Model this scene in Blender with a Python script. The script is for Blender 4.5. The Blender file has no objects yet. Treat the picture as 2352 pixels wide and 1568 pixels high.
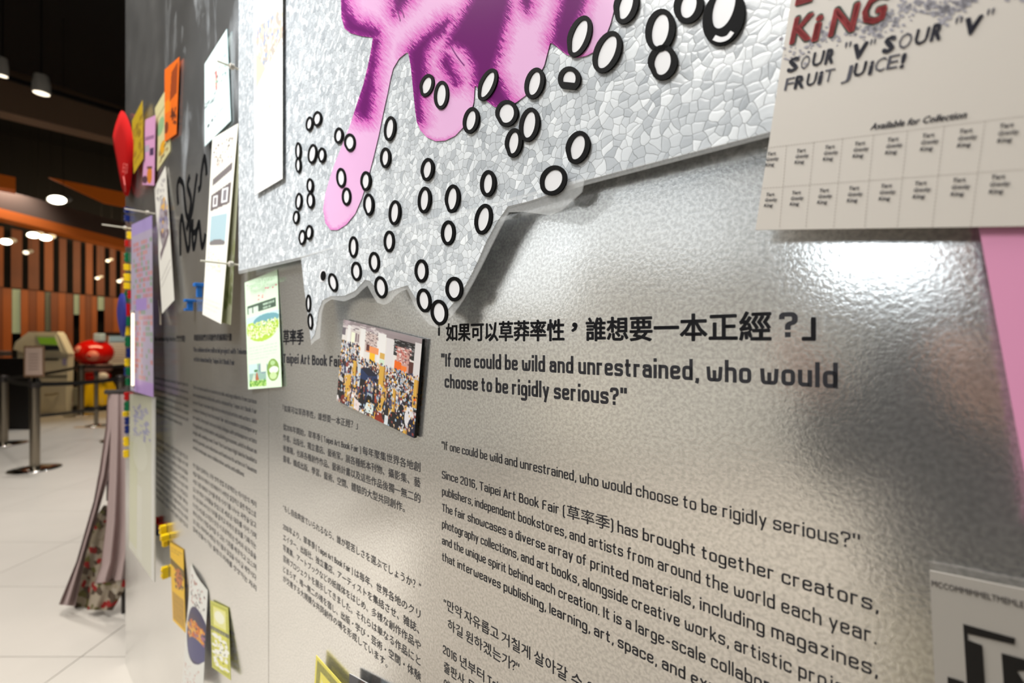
import bpy, bmesh, math, random
import numpy as np
from mathutils import Matrix, Vector
SC = bpy.context.scene
COL = SC.collection
random.seed(7); np.random.seed(7)
PI = math.pi
# ------------------------------------------------------------------ camera
W0, H0 = 2352, 1568
CX, CY, F = 1176.0, 784.0, 1070.0
XV = -7.0                                   # where the long wall runs to
DW, HC = 0.38, 1.42                         # camera to wall, camera height
TH = math.atan((CX - XV) / F)
ST, CT = math.sin(TH), math.cos(TH)
cd = bpy.data.cameras.new('camera'); cam = bpy.data.objects.new('camera', cd); COL.objects.link(cam)
cam.location = (0, 0, HC); cam.rotation_euler = (PI / 2, 0, 0)
cd.sensor_width = 36; cd.lens = F * 36 / W0; cd.clip_start = 0.02; cd.clip_end = 100
cd.dof.use_dof = True; cd.dof.focus_distance = 0.50; cd.dof.aperture_fstop = 3.9; cd.dof.aperture_blades = 9
SC.camera = cam
# ------------------------------------------------------------------ world, lights, exposure
wd = bpy.data.worlds.new('world'); SC.world = wd; wd.use_nodes = True
wd.node_tree.nodes['Background'].inputs[0].default_value = (0.9, 0.85, 0.8, 1)
wd.node_tree.nodes['Background'].inputs[1].default_value = 0.02
SC.view_settings.view_transform = 'Standard'; SC.view_settings.look = 'None'
SC.view_settings.gamma = 1; SC.view_settings.use_curve_mapping = False
SC.view_settings.exposure = 0.0

def area(name, loc, rot, sx, sy, power, col):
    l = bpy.data.lights.new(name, 'AREA'); l.shape = 'RECTANGLE'; l.size = sx; l.size_y = sy
    l.energy = power; l.color = col
    o = bpy.data.objects.new(name, l); COL.objects.link(o); o.location = loc; o.rotation_euler = rot
    return o
def spot(name, loc, target, power, col, ang=50, blend=0.6, r=0.05):
    l = bpy.data.lights.new(name, 'SPOT'); l.energy = power; l.color = col
    l.spot_size = math.radians(ang); l.spot_blend = blend; l.shadow_soft_size = r
    o = bpy.data.objects.new(name, l); COL.objects.link(o); o.location = loc
    o.rotation_euler = (Vector(target) - Vector(loc)).to_track_quat('-Z', 'Y').to_euler()
    return o
COOL, WARM, NEUT = (0.86, 0.94, 1.0), (1.0, 0.84, 0.66), (1.0, 0.965, 0.91)
area('ceiling_fill', (-1.7, 1.0, 4.0), (0, 0, 0), 1.6, 1.0, 100, NEUT)  # unseen overhead panels, added to stand in for the room lighting
area('ceiling_fill', (-2.2, -1.4, 4.0), (0, 0, 0), 1.6, 1.6, 110, NEUT)
for p_, e_ in (((-3.6, 3.4, 4.3), 170), ((-5.2, 5.4, 4.3), 200), ((-8.0, 7.4, 4.3), 200), ((-3.4, 6.6, 4.3), 150), ((-2.2, 2.4, 4.3), 90)):  # unseen spots added to light the floor toward the barrier
    spot('downlight_fill', p_, (p_[0], p_[1], 0), e_ * 1.6, NEUT, 84, 0.7, 0.15)
area('reflection_fill', (-4.7, -5.2, 2.65), (0, math.radians(-78), math.radians(25)), 0.8, 2.6, 34, COOL)  # unseen area lights added for the bright patches mirrored in the metal
area('reflection_fill', (-4.9, -1.7, 3.0), (0, math.radians(-70), 0), 1.3, 2.4, 7.5, COOL)
area('reflection_fill', (-4.9, 0.2, 2.35), (0, math.radians(-75), 0), 1.1, 1.8, 6, COOL)
for p_, e_ in (((-3.3, -3.2, 4.3), 620), ((-2.2, -1.7, 4.3), 330), ((-3.6, -0.8, 4.3), 260), ((-1.8, -4.2, 4.3), 360), ((-1.5, -0.8, 4.3), 260)):  # more unseen spots, added to brighten the floor that the metal mirrors
    spot('downlight_fill', p_, (p_[0] - .1, p_[1], 0), e_, (1.0, 0.965, 0.89), 58 if p_[0] > -2 else 80, 0.7, 0.15)
spot('machine_fill', (-8.0, 7.6, 4.2), (-9.2, 9.4, 0.9), 300, (1.0, .95, .85), 50, .8)  # added fill that brightens the cream machine
spot('warm_side_fill', (-4.0, -0.9, 2.2), (-5.2, -0.9, 0.35), 60, (1.0, 0.82, 0.55), 40, 0.7)  # unseen spot added for a warm glow mirrored in the metal
def aim(o, t):
    o.rotation_euler = (Vector(t) - o.location).to_track_quat('-Z', 'Y').to_euler(); return o
aim(area('wood_wall_fill', (-7.6, 9.0, 3.6), (0, 0, 0), 3.0, 0.5, 100, (1.0, 0.74, 0.42)), (-10.0, 11.6, 1.6))  # added warm fill over the far boards
TL = lambda a, z, h: (ST * a + CT * (DW - h), -CT * a + ST * (DW - h), z)
spot('wall_spotlight', TL(-1.5, 3.3, 1.5), TL(-1.20, 1.95, 0), 135, (0.93, 0.97, 1.0), 36, 0.8)
spot('wall_spotlight', TL(-0.8, 3.4, 1.5), TL(-0.5, 1.85, 0), 75, (0.95, 0.98, 1.0), 60, 0.9)

# ------------------------------------------------------------------ wall coordinates
WM = Matrix(((ST, 0, -CT, CT * DW), (-CT, 0, -ST, ST * DW), (0, 1, 0, 0), (0, 0, 0, 1)))
# local x runs along the wall to the right, local y is up, local z stands off the wall
def qq(x): return CT * (x - XV)
def A(x, h=0.0):
    return (DW - h) * (ST * (x - CX) - CT * F) / qq(x)
def L(x, y, h=0.0):
    return Vector((A(x, h), HC + (CY - y) * (DW - h) / qq(x), h))
def La(x, y, a):
    d = a * qq(x) / ((x - CX) * ST - F * CT)
    return Vector((a, HC + (CY - y) * d / qq(x), DW - d))
def P(x, y, Y):
    return Vector(((x - CX) / F * Y, Y, HC + (CY - y) / F * Y))
def PP(x, y, Y0, dirn=(None, None)):      # point on the vertical plane through (x=0, depth Y0), running across the room
    nx, ny = (CT, ST) if dirn[0] is None else dirn
    X0 = -CX / F * Y0; m = (x - CX) / F
    t = (m * Y0 - X0) / (nx - m * ny)
    Y = Y0 + t * ny
    return Vector((m * Y, Y, HC + (CY - y) / F * Y))

# ------------------------------------------------------------------ materials
MATS = {}
def lin(c):
    return tuple(((v / 12.92) if v <= 0.04045 else ((v + 0.055) / 1.055) ** 2.4) for v in c)
def mat(name, col=(0.5, 0.5, 0.5), rough=0.5, metal=0.0, emit=0.0, coat=0.0, noise=0.0, nscale=20, bump=0.0, bscale=40, srgb=True, spec=None):
    if name in MATS: return MATS[name]
    m = bpy.data.materials.new(name); m.use_nodes = True; nt = m.node_tree; b = nt.nodes['Principled BSDF']
    c = lin(col) if srgb else col
    b.inputs['Base Color'].default_value = (*c, 1); b.inputs['Roughness'].default_value = rough
    b.inputs['Metallic'].default_value = metal; b.inputs['Coat Weight'].default_value = coat
    if spec is not None: b.inputs['Specular IOR Level'].default_value = spec
    if emit:
        b.inputs['Emission Color'].default_value = (*c, 1); b.inputs['Emission Strength'].default_value = emit
    tc = nt.nodes.new('ShaderNodeTexCoord')
    if noise:
        n = nt.nodes.new('ShaderNodeTexNoise'); n.inputs['Scale'].default_value = nscale; n.inputs['Detail'].default_value = 4
        r = nt.nodes.new('ShaderNodeMix'); r.data_type = 'RGBA'
        nt.links.new(tc.outputs['Object'], n.inputs['Vector']); nt.links.new(n.outputs[0], r.inputs[0])
        r.inputs[6].default_value = (*[v * (1 - noise) for v in c], 1); r.inputs[7].default_value = (*[min(1, v * (1 + noise)) for v in c], 1)
        nt.links.new(r.outputs[2], b.inputs['Base Color'])
    if bump:
        n = nt.nodes.new('ShaderNodeTexNoise'); n.inputs['Scale'].default_value = bscale
        bp = nt.nodes.new('ShaderNodeBump'); bp.inputs['Strength'].default_value = bump; bp.inputs['Distance'].default_value = 0.002
        nt.links.new(tc.outputs['Object'], n.inputs['Vector']); nt.links.new(n.outputs[0], bp.inputs['Height'])
        nt.links.new(bp.outputs[0], b.inputs['Normal'])
    MATS[name] = m; return m

def mat_metal():
    m = bpy.data.materials.new('galvanised_metal'); m.use_nodes = True; nt = m.node_tree; b = nt.nodes['Principled BSDF']
    N = nt.nodes.new; K = nt.links.new
    b.inputs['Metallic'].default_value = 0.90
    tc = N('ShaderNodeTexCoord')
    mp = N('ShaderNodeMapping'); K(tc.outputs['Object'], mp.inputs['Vector'])
    big = N('ShaderNodeTexNoise'); big.inputs['Scale'].default_value = 3.0; big.inputs['Detail'].default_value = 2
    K(mp.outputs[0], big.inputs['Vector'])
    cr = N('ShaderNodeValToRGB'); K(big.outputs[0], cr.inputs[0])
    cr.color_ramp.interpolation = 'EASE'; cr.color_ramp.elements[0].position = 0.15; cr.color_ramp.elements[0].color = (0.82, 0.82, 0.81, 1)
    cr.color_ramp.elements[1].position = 0.85; cr.color_ramp.elements[1].color = (0.95, 0.945, 0.93, 1)
    fine = N('ShaderNodeTexNoise'); fine.inputs['Scale'].default_value = 330; fine.inputs['Detail'].default_value = 2
    fine.inputs['Distortion'].default_value = 0.3
    K(mp.outputs[0], fine.inputs['Vector'])
    mx = N('ShaderNodeMix'); mx.data_type = 'RGBA'; mx.blend_type = 'MULTIPLY'; mx.inputs[0].default_value = 1.0
    fr = N('ShaderNodeMapRange'); fr.inputs['From Min'].default_value = 0.36; fr.inputs['From Max'].default_value = 0.62; fr.inputs['To Min'].default_value = 0.76; fr.inputs['To Max'].default_value = 1.0; K(fine.outputs[0], fr.inputs['Value'])
    K(cr.outputs[0], mx.inputs[6]); K(fr.outputs[0], mx.inputs[7]); K(mx.outputs[2], b.inputs['Base Color'])
    rr = N('ShaderNodeMapRange'); rr.inputs['From Min'].default_value = 0.3; rr.inputs['From Max'].default_value = 0.7
    rr.inputs['To Min'].default_value = 0.15; rr.inputs['To Max'].default_value = 0.23
    n2 = N('ShaderNodeTexNoise'); n2.inputs['Scale'].default_value = 6; n2.inputs['Detail'].default_value = 3
    K(mp.outputs[0], n2.inputs['Vector']); K(n2.outputs[0], rr.inputs['Value']); K(rr.outputs[0], b.inputs['Roughness'])
    bp = N('ShaderNodeBump'); bp.inputs['Strength'].default_value = 0.22; bp.inputs['Distance'].default_value = 0.0004
    K(fine.outputs[0], bp.inputs['Height'])
    K(bp.outputs[0], b.inputs['Normal'])
    bp2 = N('ShaderNodeBump'); bp2.inputs['Strength'].default_value = 0.06; bp2.inputs['Distance'].default_value = 0.002
    K(big.outputs[0], bp2.inputs['Height']); K(bp.outputs[0], bp2.inputs['Normal']); nt.nodes.remove(bp2)
    # pale matte streaks, upper left part of the wall
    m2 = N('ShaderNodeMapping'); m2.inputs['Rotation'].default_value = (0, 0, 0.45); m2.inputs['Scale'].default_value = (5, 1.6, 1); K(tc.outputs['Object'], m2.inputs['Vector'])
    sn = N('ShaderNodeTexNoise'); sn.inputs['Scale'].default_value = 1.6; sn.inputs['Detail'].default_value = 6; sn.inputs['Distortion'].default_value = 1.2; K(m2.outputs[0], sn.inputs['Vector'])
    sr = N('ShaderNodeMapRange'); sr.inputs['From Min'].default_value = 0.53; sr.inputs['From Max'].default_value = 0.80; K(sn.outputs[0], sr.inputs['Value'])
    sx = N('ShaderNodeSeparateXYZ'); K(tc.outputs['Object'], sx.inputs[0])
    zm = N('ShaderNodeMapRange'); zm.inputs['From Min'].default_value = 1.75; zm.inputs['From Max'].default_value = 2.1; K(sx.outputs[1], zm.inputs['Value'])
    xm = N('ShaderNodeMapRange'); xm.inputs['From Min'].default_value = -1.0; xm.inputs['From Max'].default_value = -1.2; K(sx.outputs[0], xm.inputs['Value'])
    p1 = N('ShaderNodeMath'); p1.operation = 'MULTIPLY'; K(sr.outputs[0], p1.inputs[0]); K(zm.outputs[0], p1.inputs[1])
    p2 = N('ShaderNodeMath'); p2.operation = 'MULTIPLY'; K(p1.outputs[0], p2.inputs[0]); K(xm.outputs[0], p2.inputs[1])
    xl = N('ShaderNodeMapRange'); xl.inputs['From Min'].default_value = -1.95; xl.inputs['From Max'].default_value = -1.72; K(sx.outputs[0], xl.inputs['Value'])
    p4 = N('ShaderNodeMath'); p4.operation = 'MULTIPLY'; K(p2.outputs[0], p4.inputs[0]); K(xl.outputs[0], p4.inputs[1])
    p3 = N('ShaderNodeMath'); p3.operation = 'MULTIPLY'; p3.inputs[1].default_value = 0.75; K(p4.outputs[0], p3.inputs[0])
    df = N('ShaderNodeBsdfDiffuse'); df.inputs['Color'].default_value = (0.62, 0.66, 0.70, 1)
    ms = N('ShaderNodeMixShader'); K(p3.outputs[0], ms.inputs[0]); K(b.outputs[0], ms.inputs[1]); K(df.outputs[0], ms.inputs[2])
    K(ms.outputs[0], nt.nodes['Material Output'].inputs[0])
    return m

def mat_foam(name, clear=0.0):
    m = bpy.data.materials.new(name); m.use_nodes = True; nt = m.node_tree; b = nt.nodes['Principled BSDF']
    N = nt.nodes.new; K = nt.links.new
    tc = N('ShaderNodeTexCoord')
    dn = N('ShaderNodeTexNoise'); dn.inputs['Scale'].default_value = 45; K(tc.outputs['Object'], dn.inputs['Vector'])
    ad = N('ShaderNodeMix'); ad.data_type = 'RGBA'; ad.blend_type = 'LINEAR_LIGHT'; ad.inputs[0].default_value = 0.006
    K(tc.outputs['Object'], ad.inputs[6]); K(dn.outputs[1], ad.inputs[7])
    sep = N('ShaderNodeMapping'); sep.inputs['Scale'].default_value = (1, 1, 0); K(ad.outputs[2], sep.inputs['Vector'])
    def vor(feat):
        v = N('ShaderNodeTexVoronoi'); v.voronoi_dimensions = '2D'; v.feature = feat; v.inputs['Scale'].default_value = 130
        K(sep.outputs[0], v.inputs['Vector']); return v
    ve = vor('DISTANCE_TO_EDGE'); vc = vor('F1')
    cr = N('ShaderNodeValToRGB'); K(vc.outputs['Color'], cr.inputs[0])
    e = cr.color_ramp.elements; e[0].position = 0.0; e[0].color = (0.42, 0.455, 0.49, 1); e[1].position = 1.0; e[1].color = (0.93, 0.97, 1.0, 1)
    k = cr.color_ramp.elements.new(0.55); k.color = (0.66, 0.70, 0.735, 1)
    er = N('ShaderNodeMapRange'); er.inputs['From Min'].default_value = 0.0; er.inputs['From Max'].default_value = 0.05
    er.inputs['To Min'].default_value = 0.36; er.inputs['To Max'].default_value = 1.0; K(ve.outputs[0], er.inputs['Value'])
    ml = N('ShaderNodeMix'); ml.data_type = 'RGBA'; ml.blend_type = 'MULTIPLY'; ml.inputs[0].default_value = 1
    K(cr.outputs[0], ml.inputs[6]); K(er.outputs[0], ml.inputs[7])
    K(ml.outputs[2], b.inputs['Base Color'])
    b.inputs['Roughness'].default_value = 0.22; b.inputs['Coat Weight'].default_value = 0.3; b.inputs['Coat Roughness'].default_value = 0.15
    sm = N('ShaderNodeMath'); sm.operation = 'MINIMUM'; sm.inputs[1].default_value = 0.25; K(ve.outputs[0], sm.inputs[0])
    n3 = N('ShaderNodeTexNoise'); n3.inputs['Scale'].default_value = 120; K(tc.outputs['Object'], n3.inputs['Vector'])
    s2 = N('ShaderNodeMath'); s2.operation = 'MULTIPLY_ADD'; s2.inputs[1].default_value = 0.25; K(n3.outputs[0], s2.inputs[0]); K(sm.outputs[0], s2.inputs[2])
    bp = N('ShaderNodeBump'); bp.inputs['Strength'].default_value = 0.33; bp.inputs['Distance'].default_value = 0.0014
    K(s2.outputs[0], bp.inputs['Height']); K(bp.outputs[0], b.inputs['Normal'])
    return m

def mat_clear():
    m = bpy.data.materials.new('clear_acrylic'); m.use_nodes = True; nt = m.node_tree; b = nt.nodes['Principled BSDF']
    b.inputs['Base Color'].default_value = (0.86, 0.88, 0.88, 1); b.inputs['Roughness'].default_value = 0.08
    t = nt.nodes.new('ShaderNodeBsdfTransparent'); x = nt.nodes.new('ShaderNodeMixShader'); x.inputs[0].default_value = 0.20
    nt.links.new(t.outputs[0], x.inputs[1]); nt.links.new(b.outputs[0], x.inputs[2])
    nt.links.new(x.outputs[0], nt.nodes['Material Output'].inputs[0]); return m

def mat_print(rough=0.45, coat=0.0, name='printed_paper', noise=0.0):
    if name in MATS: return MATS[name]
    m = bpy.data.materials.new(name); m.use_nodes = True; nt = m.node_tree; b = nt.nodes['Principled BSDF']
    a = nt.nodes.new('ShaderNodeVertexColor'); a.layer_name = 'Col'; nt.links.new(a.outputs[0], b.inputs['Base Color'])
    b.inputs['Roughness'].default_value = rough; b.inputs['Coat Weight'].default_value = coat
    MATS[name] = m; return m

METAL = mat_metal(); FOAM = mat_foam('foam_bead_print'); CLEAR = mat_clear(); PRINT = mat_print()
GLOSSPRINT = mat_print(0.18, 0.2, 'glossy_print')
INK = mat('black_ink', (0.10, 0.10, 0.13), 0.5)
INKG = mat('grey_black_ink', (0.13, 0.13, 0.16), 0.5)
BLACKV = mat('black_vinyl', (0.05, 0.05, 0.055), 0.6, spec=0.08, bump=0.15, bscale=1500)
WHITEV = mat('white_vinyl', (0.90, 0.90, 0.91), 0.35)

# ------------------------------------------------------------------ object helpers
def mesh(name, verts, faces, m=None, parent=None, M=None, loc=None, smooth=False, cols=None, uv=None):
    """verts in the frame given by M (wall frame or world); loc = the thing's base in the same frame"""
    M = M or Matrix.Identity(4)
    loc = Vector(loc) if loc is not None else Vector((0, 0, 0))
    me = bpy.data.meshes.new(name)
    me.from_pydata([tuple(Vector(v) - loc) for v in verts], [], faces)
    if cols is not None:
        at = me.color_attributes.new('Col', 'FLOAT_COLOR', 'POINT')
        arr = np.ones((len(verts), 4), dtype=np.float32); arr[:, :3] = np.asarray(cols)[:, :3]
        at.data.foreach_set('color', arr.ravel())
    if m is not None:
        for mm in (m if isinstance(m, (list, tuple)) else [m]): me.materials.append(mm)
    if smooth:
        for p in me.polygons: p.use_smooth = True
    me.update()
    o = bpy.data.objects.new(name, me); COL.objects.link(o)
    if parent is not None: o.parent = parent
    else: o.matrix_world = M @ Matrix.Translation(loc)
    return o
def thing(name, label, cat, M=None, loc=(0, 0, 0), group=None, kind=None):
    o = bpy.data.objects.new(name, None); COL.objects.link(o); o.empty_display_size = 0.02
    o.matrix_world = (M or Matrix.Identity(4)) @ Matrix.Translation(Vector(loc))
    if kind: o['kind'] = kind
    if label: o['label'] = label
    if cat: o['category'] = cat
    if group: o['group'] = group
    o['_loc'] = 0; del o['_loc']
    LOCS[o.name] = Vector(loc)
    return o
LOCS = {}
def part(parent, name, verts, faces, m, label=None, **k):
    o = mesh(name, verts, faces, m, parent=parent, loc=LOCS.get(parent.name, (0, 0, 0)), **k)
    if label: o['label'] = label
    return o
def tag(o, label, cat, group=None, kind=None):
    o['label'] = label; o['category'] = cat
    if group: o['group'] = group
    if kind: o['kind'] = kind
    return o
def struct(o, label=None):
    o['kind'] = 'structure'
    if label: o['label'] = label
    return o

def box(c, s, R=None):
    x, y, z = s[0] / 2, s[1] / 2, s[2] / 2
    vs = [Vector((i * x, j * y, k * z)) for i in (-1, 1) for j in (-1, 1) for k in (-1, 1)]
    if R is not None: vs = [R @ v for v in vs]
    vs = [v + Vector(c) for v in vs]
    fs = [(0, 1, 3, 2), (4, 6, 7, 5), (0, 4, 5, 1), (2, 3, 7, 6), (0, 2, 6, 4), (1, 5, 7, 3)]
    return vs, fs
def bbox_bevel(c, s, b, R=None):
    bm = bmesh.new(); vs, fs = box((0, 0, 0), s)
    bv = [bm.verts.new(v) for v in vs]
    for f in fs: bm.faces.new([bv[i] for i in f])
    bmesh.ops.recalc_face_normals(bm, faces=bm.faces)
    bmesh.ops.bevel(bm, geom=bm.edges[:], offset=b, segments=2, affect='EDGES', profile=0.6)
    vs = [(R @ v.co if R is not None else v.co) + Vector(c) for v in bm.verts]; bm.verts.index_update()
    fs = [tuple(v.index for v in f.verts) for f in bm.faces]; bm.free(); return vs, fs
def join(*parts):
    V, Fc = [], []
    for v, f in parts:
        n = len(V); V += list(v); Fc += [tuple(i + n for i in t) for t in f]
    return V, Fc
def prism(pts, d):
    """polygon pts (Vectors) extruded by vector d"""
    n = len(pts); d = Vector(d)
    V = [Vector(p) for p in pts] + [Vector(p) + d for p in pts]
    Fc = [tuple(range(n)), tuple(range(2 * n - 1, n - 1, -1))] + [(i, i + n, (i + 1) % n + n, (i + 1) % n) for i in range(n)]
    return V, Fc
def tube(pts, r, seg=8, caps=True):
    pts = [Vector(p) for p in pts]; V, Fc = [], []; rs = r if isinstance(r, (list, tuple)) else [r] * len(pts)
    for i, p in enumerate(pts):
        t = (pts[min(i + 1, len(pts) - 1)] - pts[max(i - 1, 0)]).normalized()
        u = t.orthogonal().normalized() if i == 0 else (u - t * u.dot(t)).normalized()
        w = t.cross(u)
        for k in range(seg):
            a = 2 * PI * k / seg; V.append(p + (u * math.cos(a) + w * math.sin(a)) * rs[i])
    for i in range(len(pts) - 1):
        for k in range(seg):
            k2 = (k + 1) % seg; Fc.append((i * seg + k, i * seg + k2, (i + 1) * seg + k2, (i + 1) * seg + k))
    if caps:
        Fc.append(tuple(range(seg - 1, -1, -1))); Fc.append(tuple((len(pts) - 1) * seg + k for k in range(seg)))
    return V, Fc
def lathe(c, prof, seg=24):
    V, Fc = [], []; n = len(prof)
    for k in range(seg):
        a = 2 * PI * k / seg
        for r, z in prof: V.append(Vector(c) + Vector((r * math.cos(a), r * math.sin(a), z)))
    for k in range(seg):
        k2 = (k + 1) % seg
        for i in range(n - 1): Fc.append((k * n + i, k2 * n + i, k2 * n + i + 1, k * n + i + 1))
    return V, Fc

# ------------------------------------------------------------------ text as flat geometry
TCACHE = {}; TMP = bpy.data.scenes.new('text_scratch')
def raw_text(s, res=2):
    if (s, res) in TCACHE: return TCACHE[(s, res)]
    c = bpy.data.curves.new('t', 'FONT'); c.body = s; c.resolution_u = res
    o = bpy.data.objects.new('t', c); TMP.collection.objects.link(o)
    vl = TMP.view_layers[0]; vl.update(); dg = vl.depsgraph
    me = o.evaluated_get(dg).to_mesh()
    V = np.array([v.co[:2] for v in me.vertices], dtype=float).reshape(-1, 2)
    Fc = [tuple(p.vertices) for p in me.polygons]
    o.evaluated_get(dg).to_mesh_clear()
    bpy.data.objects.remove(o); bpy.data.curves.remove(c)
    TCACHE[(s, res)] = (V, Fc)
    return V, Fc
BAR = raw_text('|')[0][:, 0].max()
# a condensed square-shouldered alphabet drawn from constant-width strokes, like the lettering on the wall
X_, A_, C_, D_ = .50, .74, .68, -.17
def glyphs(sw):
    b = sw / 2; X, A, C, D = X_ - b, A_, C_ - b, D_; w = .27; o = [(0, b), (w, b), (w, X), (0, X)]
    T = X_ ; q = .34
    G = {'o': (w, [('c', o)]), 'n': (w, [[(0, 0), (0, T)], [(0, X), (w, X), (w, 0)]]), 'u': (w, [[(0, T), (0, b), (w, b)], [(w, 0), (w, T)]]),
         'a': (w, [[(.01, X - .10), (.01, X), (w, X), (w, 0)], [(w, .29), (0, .29), (0, b), (w, b)]]), 'b': (w, [[(0, 0), (0, A)], ('c', o)]), 'd': (w, [[(w, 0), (w, A)], ('c', o)]),
         'c': (w, [[(w, X - .13), (w, X), (0, X), (0, b), (w, b), (w, .15)]]), 'e': (w, [[(0, .255), (w, .255), (w, X), (0, X), (0, b), (w, b), (w, .14)]]), 'f': (.2, [[(.20, A - b), (.06, A - b), (.06, 0)], [(-.04, X), (.20, X)]]),
         'g': (w, [('c', o), [(w, X), (w, D), (0, D), (0, D + .07)]]), 'h': (w, [[(0, 0), (0, A)], [(0, X), (w, X), (w, 0)]]), 'i': (0, [[(0, 0), (0, T)], [(0, .60), (0, .60 + sw * 1.1)]]), 'j': (.08, [[(.08, T), (.08, D), (-.03, D)], [(.08, .60), (.08, .60 + sw)]]),
         'k': (w, [[(0, 0), (0, A)], [(.02, .22), (w - .02, T)], [(.08, .30), (w, 0)]]), 'l': (0, [[(0, 0), (0, A)]]), 'm': (.44, [[(0, 0), (0, T)], [(0, X), (.22, X), (.22, 0)], [(.2, X), (.44, X), (.44, 0)]]),
         'p': (w, [[(0, D - .03), (0, T)], ('c', o)]), 'q': (w, [[(w, D - .03), (w, T)], ('c', o)]), 'r': (.19, [[(0, 0), (0, T)], [(0, X - .05), (.02, X), (.20, X)]]), 's': (w, [[(w, X - .10), (w, X), (0, X), (0, .265), (w, .24), (w, b), (0, b), (0, .14)]]),
         't': (.2, [[(.06, .66), (.06, b), (.20, b)], [(-.04, X), (.20, X)]]), 'v': (w, [[(0, T), (w / 2, b * .6), (w, T)]]), 'w': (.44, [[(0, T), (.03, b), (.20, b), (.22, .08), (.22, T - .12)], [(.22, .08), (.24, b), (.41, b), (.44, T)]]),
         'x': (w, [[(0, 0), (w, T)], [(0, T), (w, 0)]]), 'y': (w, [[(0, T), (w * .55, .03)], [(w, T), (w * .30, D - .02)]]), 'z': (w, [[(0, X), (w, X), (0, b), (w, b)]]),
         'I': (0, [[(0, 0), (0, C_)]]), 'T': (q, [[(-.02, C), (q + .02, C)], [(q / 2, 0), (q / 2, C)]]), 'F': (w, [[(0, 0), (0, C), (w, C)], [(0, .36), (w - .03, .36)]]), 'A': (q, [[(0, 0), (q / 2, C_), (q, 0)], [(.06, .20), (q - .06, .20)]]),
         'B': (.29, [[(0, 0), (0, C_)], [(0, 0 + b * .9), (.1, b * .9)], [(0, C_ - b * .9), (.1, C_ - b * .9)], ('c', [(0, b), (.29, b), (.29, .36), (0, .36)]), ('c', [(0, .36), (.26, .36), (.26, C), (0, C)])]), 'S': (.29, [[(.29, C - .14), (.29, C), (0, C), (0, .36), (.29, .33), (.29, b), (0, b), (0, .17)]]), 'H': (q, [[(0, 0), (0, C_)], [(q, 0), (q, C_)], [(0, .34), (q, .34)]]),
         'W': (.5, [[(0, C_), (.03, b), (.22, b), (.25, .1), (.25, .5)], [(.25, .1), (.28, b), (.47, b), (.5, C_)]]), '2': (.28, [[(0, C - .14), (0, C), (.28, C), (.28, .38), (0, .14), (0, b), (.29, b)]]), '0': (.28, [('c', [(0, b), (.28, b), (.28, C), (0, C)])]),
         '1': (.15, [[(.03, .56), (.12, C_), (.12, 0)]]), '6': (.28, [[(.26, C - .10), (.26, C), (0, C), (0, b), (.28, b), (.28, .38), (0, .38)]]), ',': (.02, [[(.03, .09), (.03, .0), (.0, -.09)]]), '.': (0, [[(0, 0), (0, sw * 1.1)]]), '-': (.2, [[(0, .27), (.2, .27)]]),
         '"': (.17, [[(0, .48), (0, .70)], [(.17, .48), (.17, .70)]]), '?': (.28, [[(0, C - .13), (0, C), (.28, C), (.28, .40), (.13, .36), (.13, .20)], [(.13, 0), (.13, sw * 1.15)]]), '(': (.09, [[(.10, A), (0, A - .08), (0, -.04), (.10, -.12)]]), ')': (.09, [[(0, A), (.10, A - .08), (.10, -.04), (0, -.12)]])}
    return G
def rounded(pts, r, closed):
    n = len(pts); out = []
    for i in range(n):
        if not closed and i in (0, n - 1): out.append(pts[i]); continue
        p, a, c = np.array(pts[i], float), np.array(pts[i - 1], float), np.array(pts[(i + 1) % n], float)
        la, lc = np.linalg.norm(a - p), np.linalg.norm(c - p); k = min(r, la * .48, lc * .48); u, v = (a - p) / max(la, 1e-6), (c - p) / max(lc, 1e-6)
        for t in (0, .25, .5, .75, 1): out.append(tuple((1 - t) ** 2 * (p + u * k) + 2 * t * (1 - t) * p + t * t * (p + v * k)))
    return out
def ribbon(pts, sw, closed):
    P_ = np.array(pts, float); n = len(P_); V = []
    for i in range(n):
        d0 = P_[i] - P_[i - 1] if (closed or i > 0) else P_[1] - P_[0]; d1 = P_[(i + 1) % n] - P_[i] if (closed or i < n - 1) else d0
        d0 = d0 / (np.linalg.norm(d0) + 1e-9); d1 = d1 / (np.linalg.norm(d1) + 1e-9); m = d0 + d1; m /= (np.linalg.norm(m) + 1e-9); k = min(1 / max(m @ d0, .5), 1.8)
        nn = np.array([-m[1], m[0]]) * sw / 2 * k; V += [P_[i] + nn, P_[i] - nn]
    m_ = n if closed else n - 1
    return V, [(2 * i, 2 * i + 1, 2 * ((i + 1) % n) + 1, 2 * ((i + 1) % n)) for i in range(m_)]
def stroke_text(s, sw=.075, gap=.085):
    G = glyphs(sw); x = 0; V, Fc = [], []
    for ch in s:
        if ch == ' ': x += .20; continue
        w, strokes = G.get(ch, G.get(ch.lower(), G['o']))
        for st in strokes:
            cl = isinstance(st, tuple); pts = rounded(st[1] if cl else st, .10 if len(st) > 2 or cl else 0, cl)
            v, f = ribbon(pts, sw, cl); n = len(V); V += [p + np.array([x + sw / 2, 0]) for p in v]; Fc += [tuple(i + n for i in t) for t in f]
        x += w + sw + gap
    return np.array(V).reshape(-1, 2), Fc, x
def is_cjk(ch): return ord(ch) > 0x2E00
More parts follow.
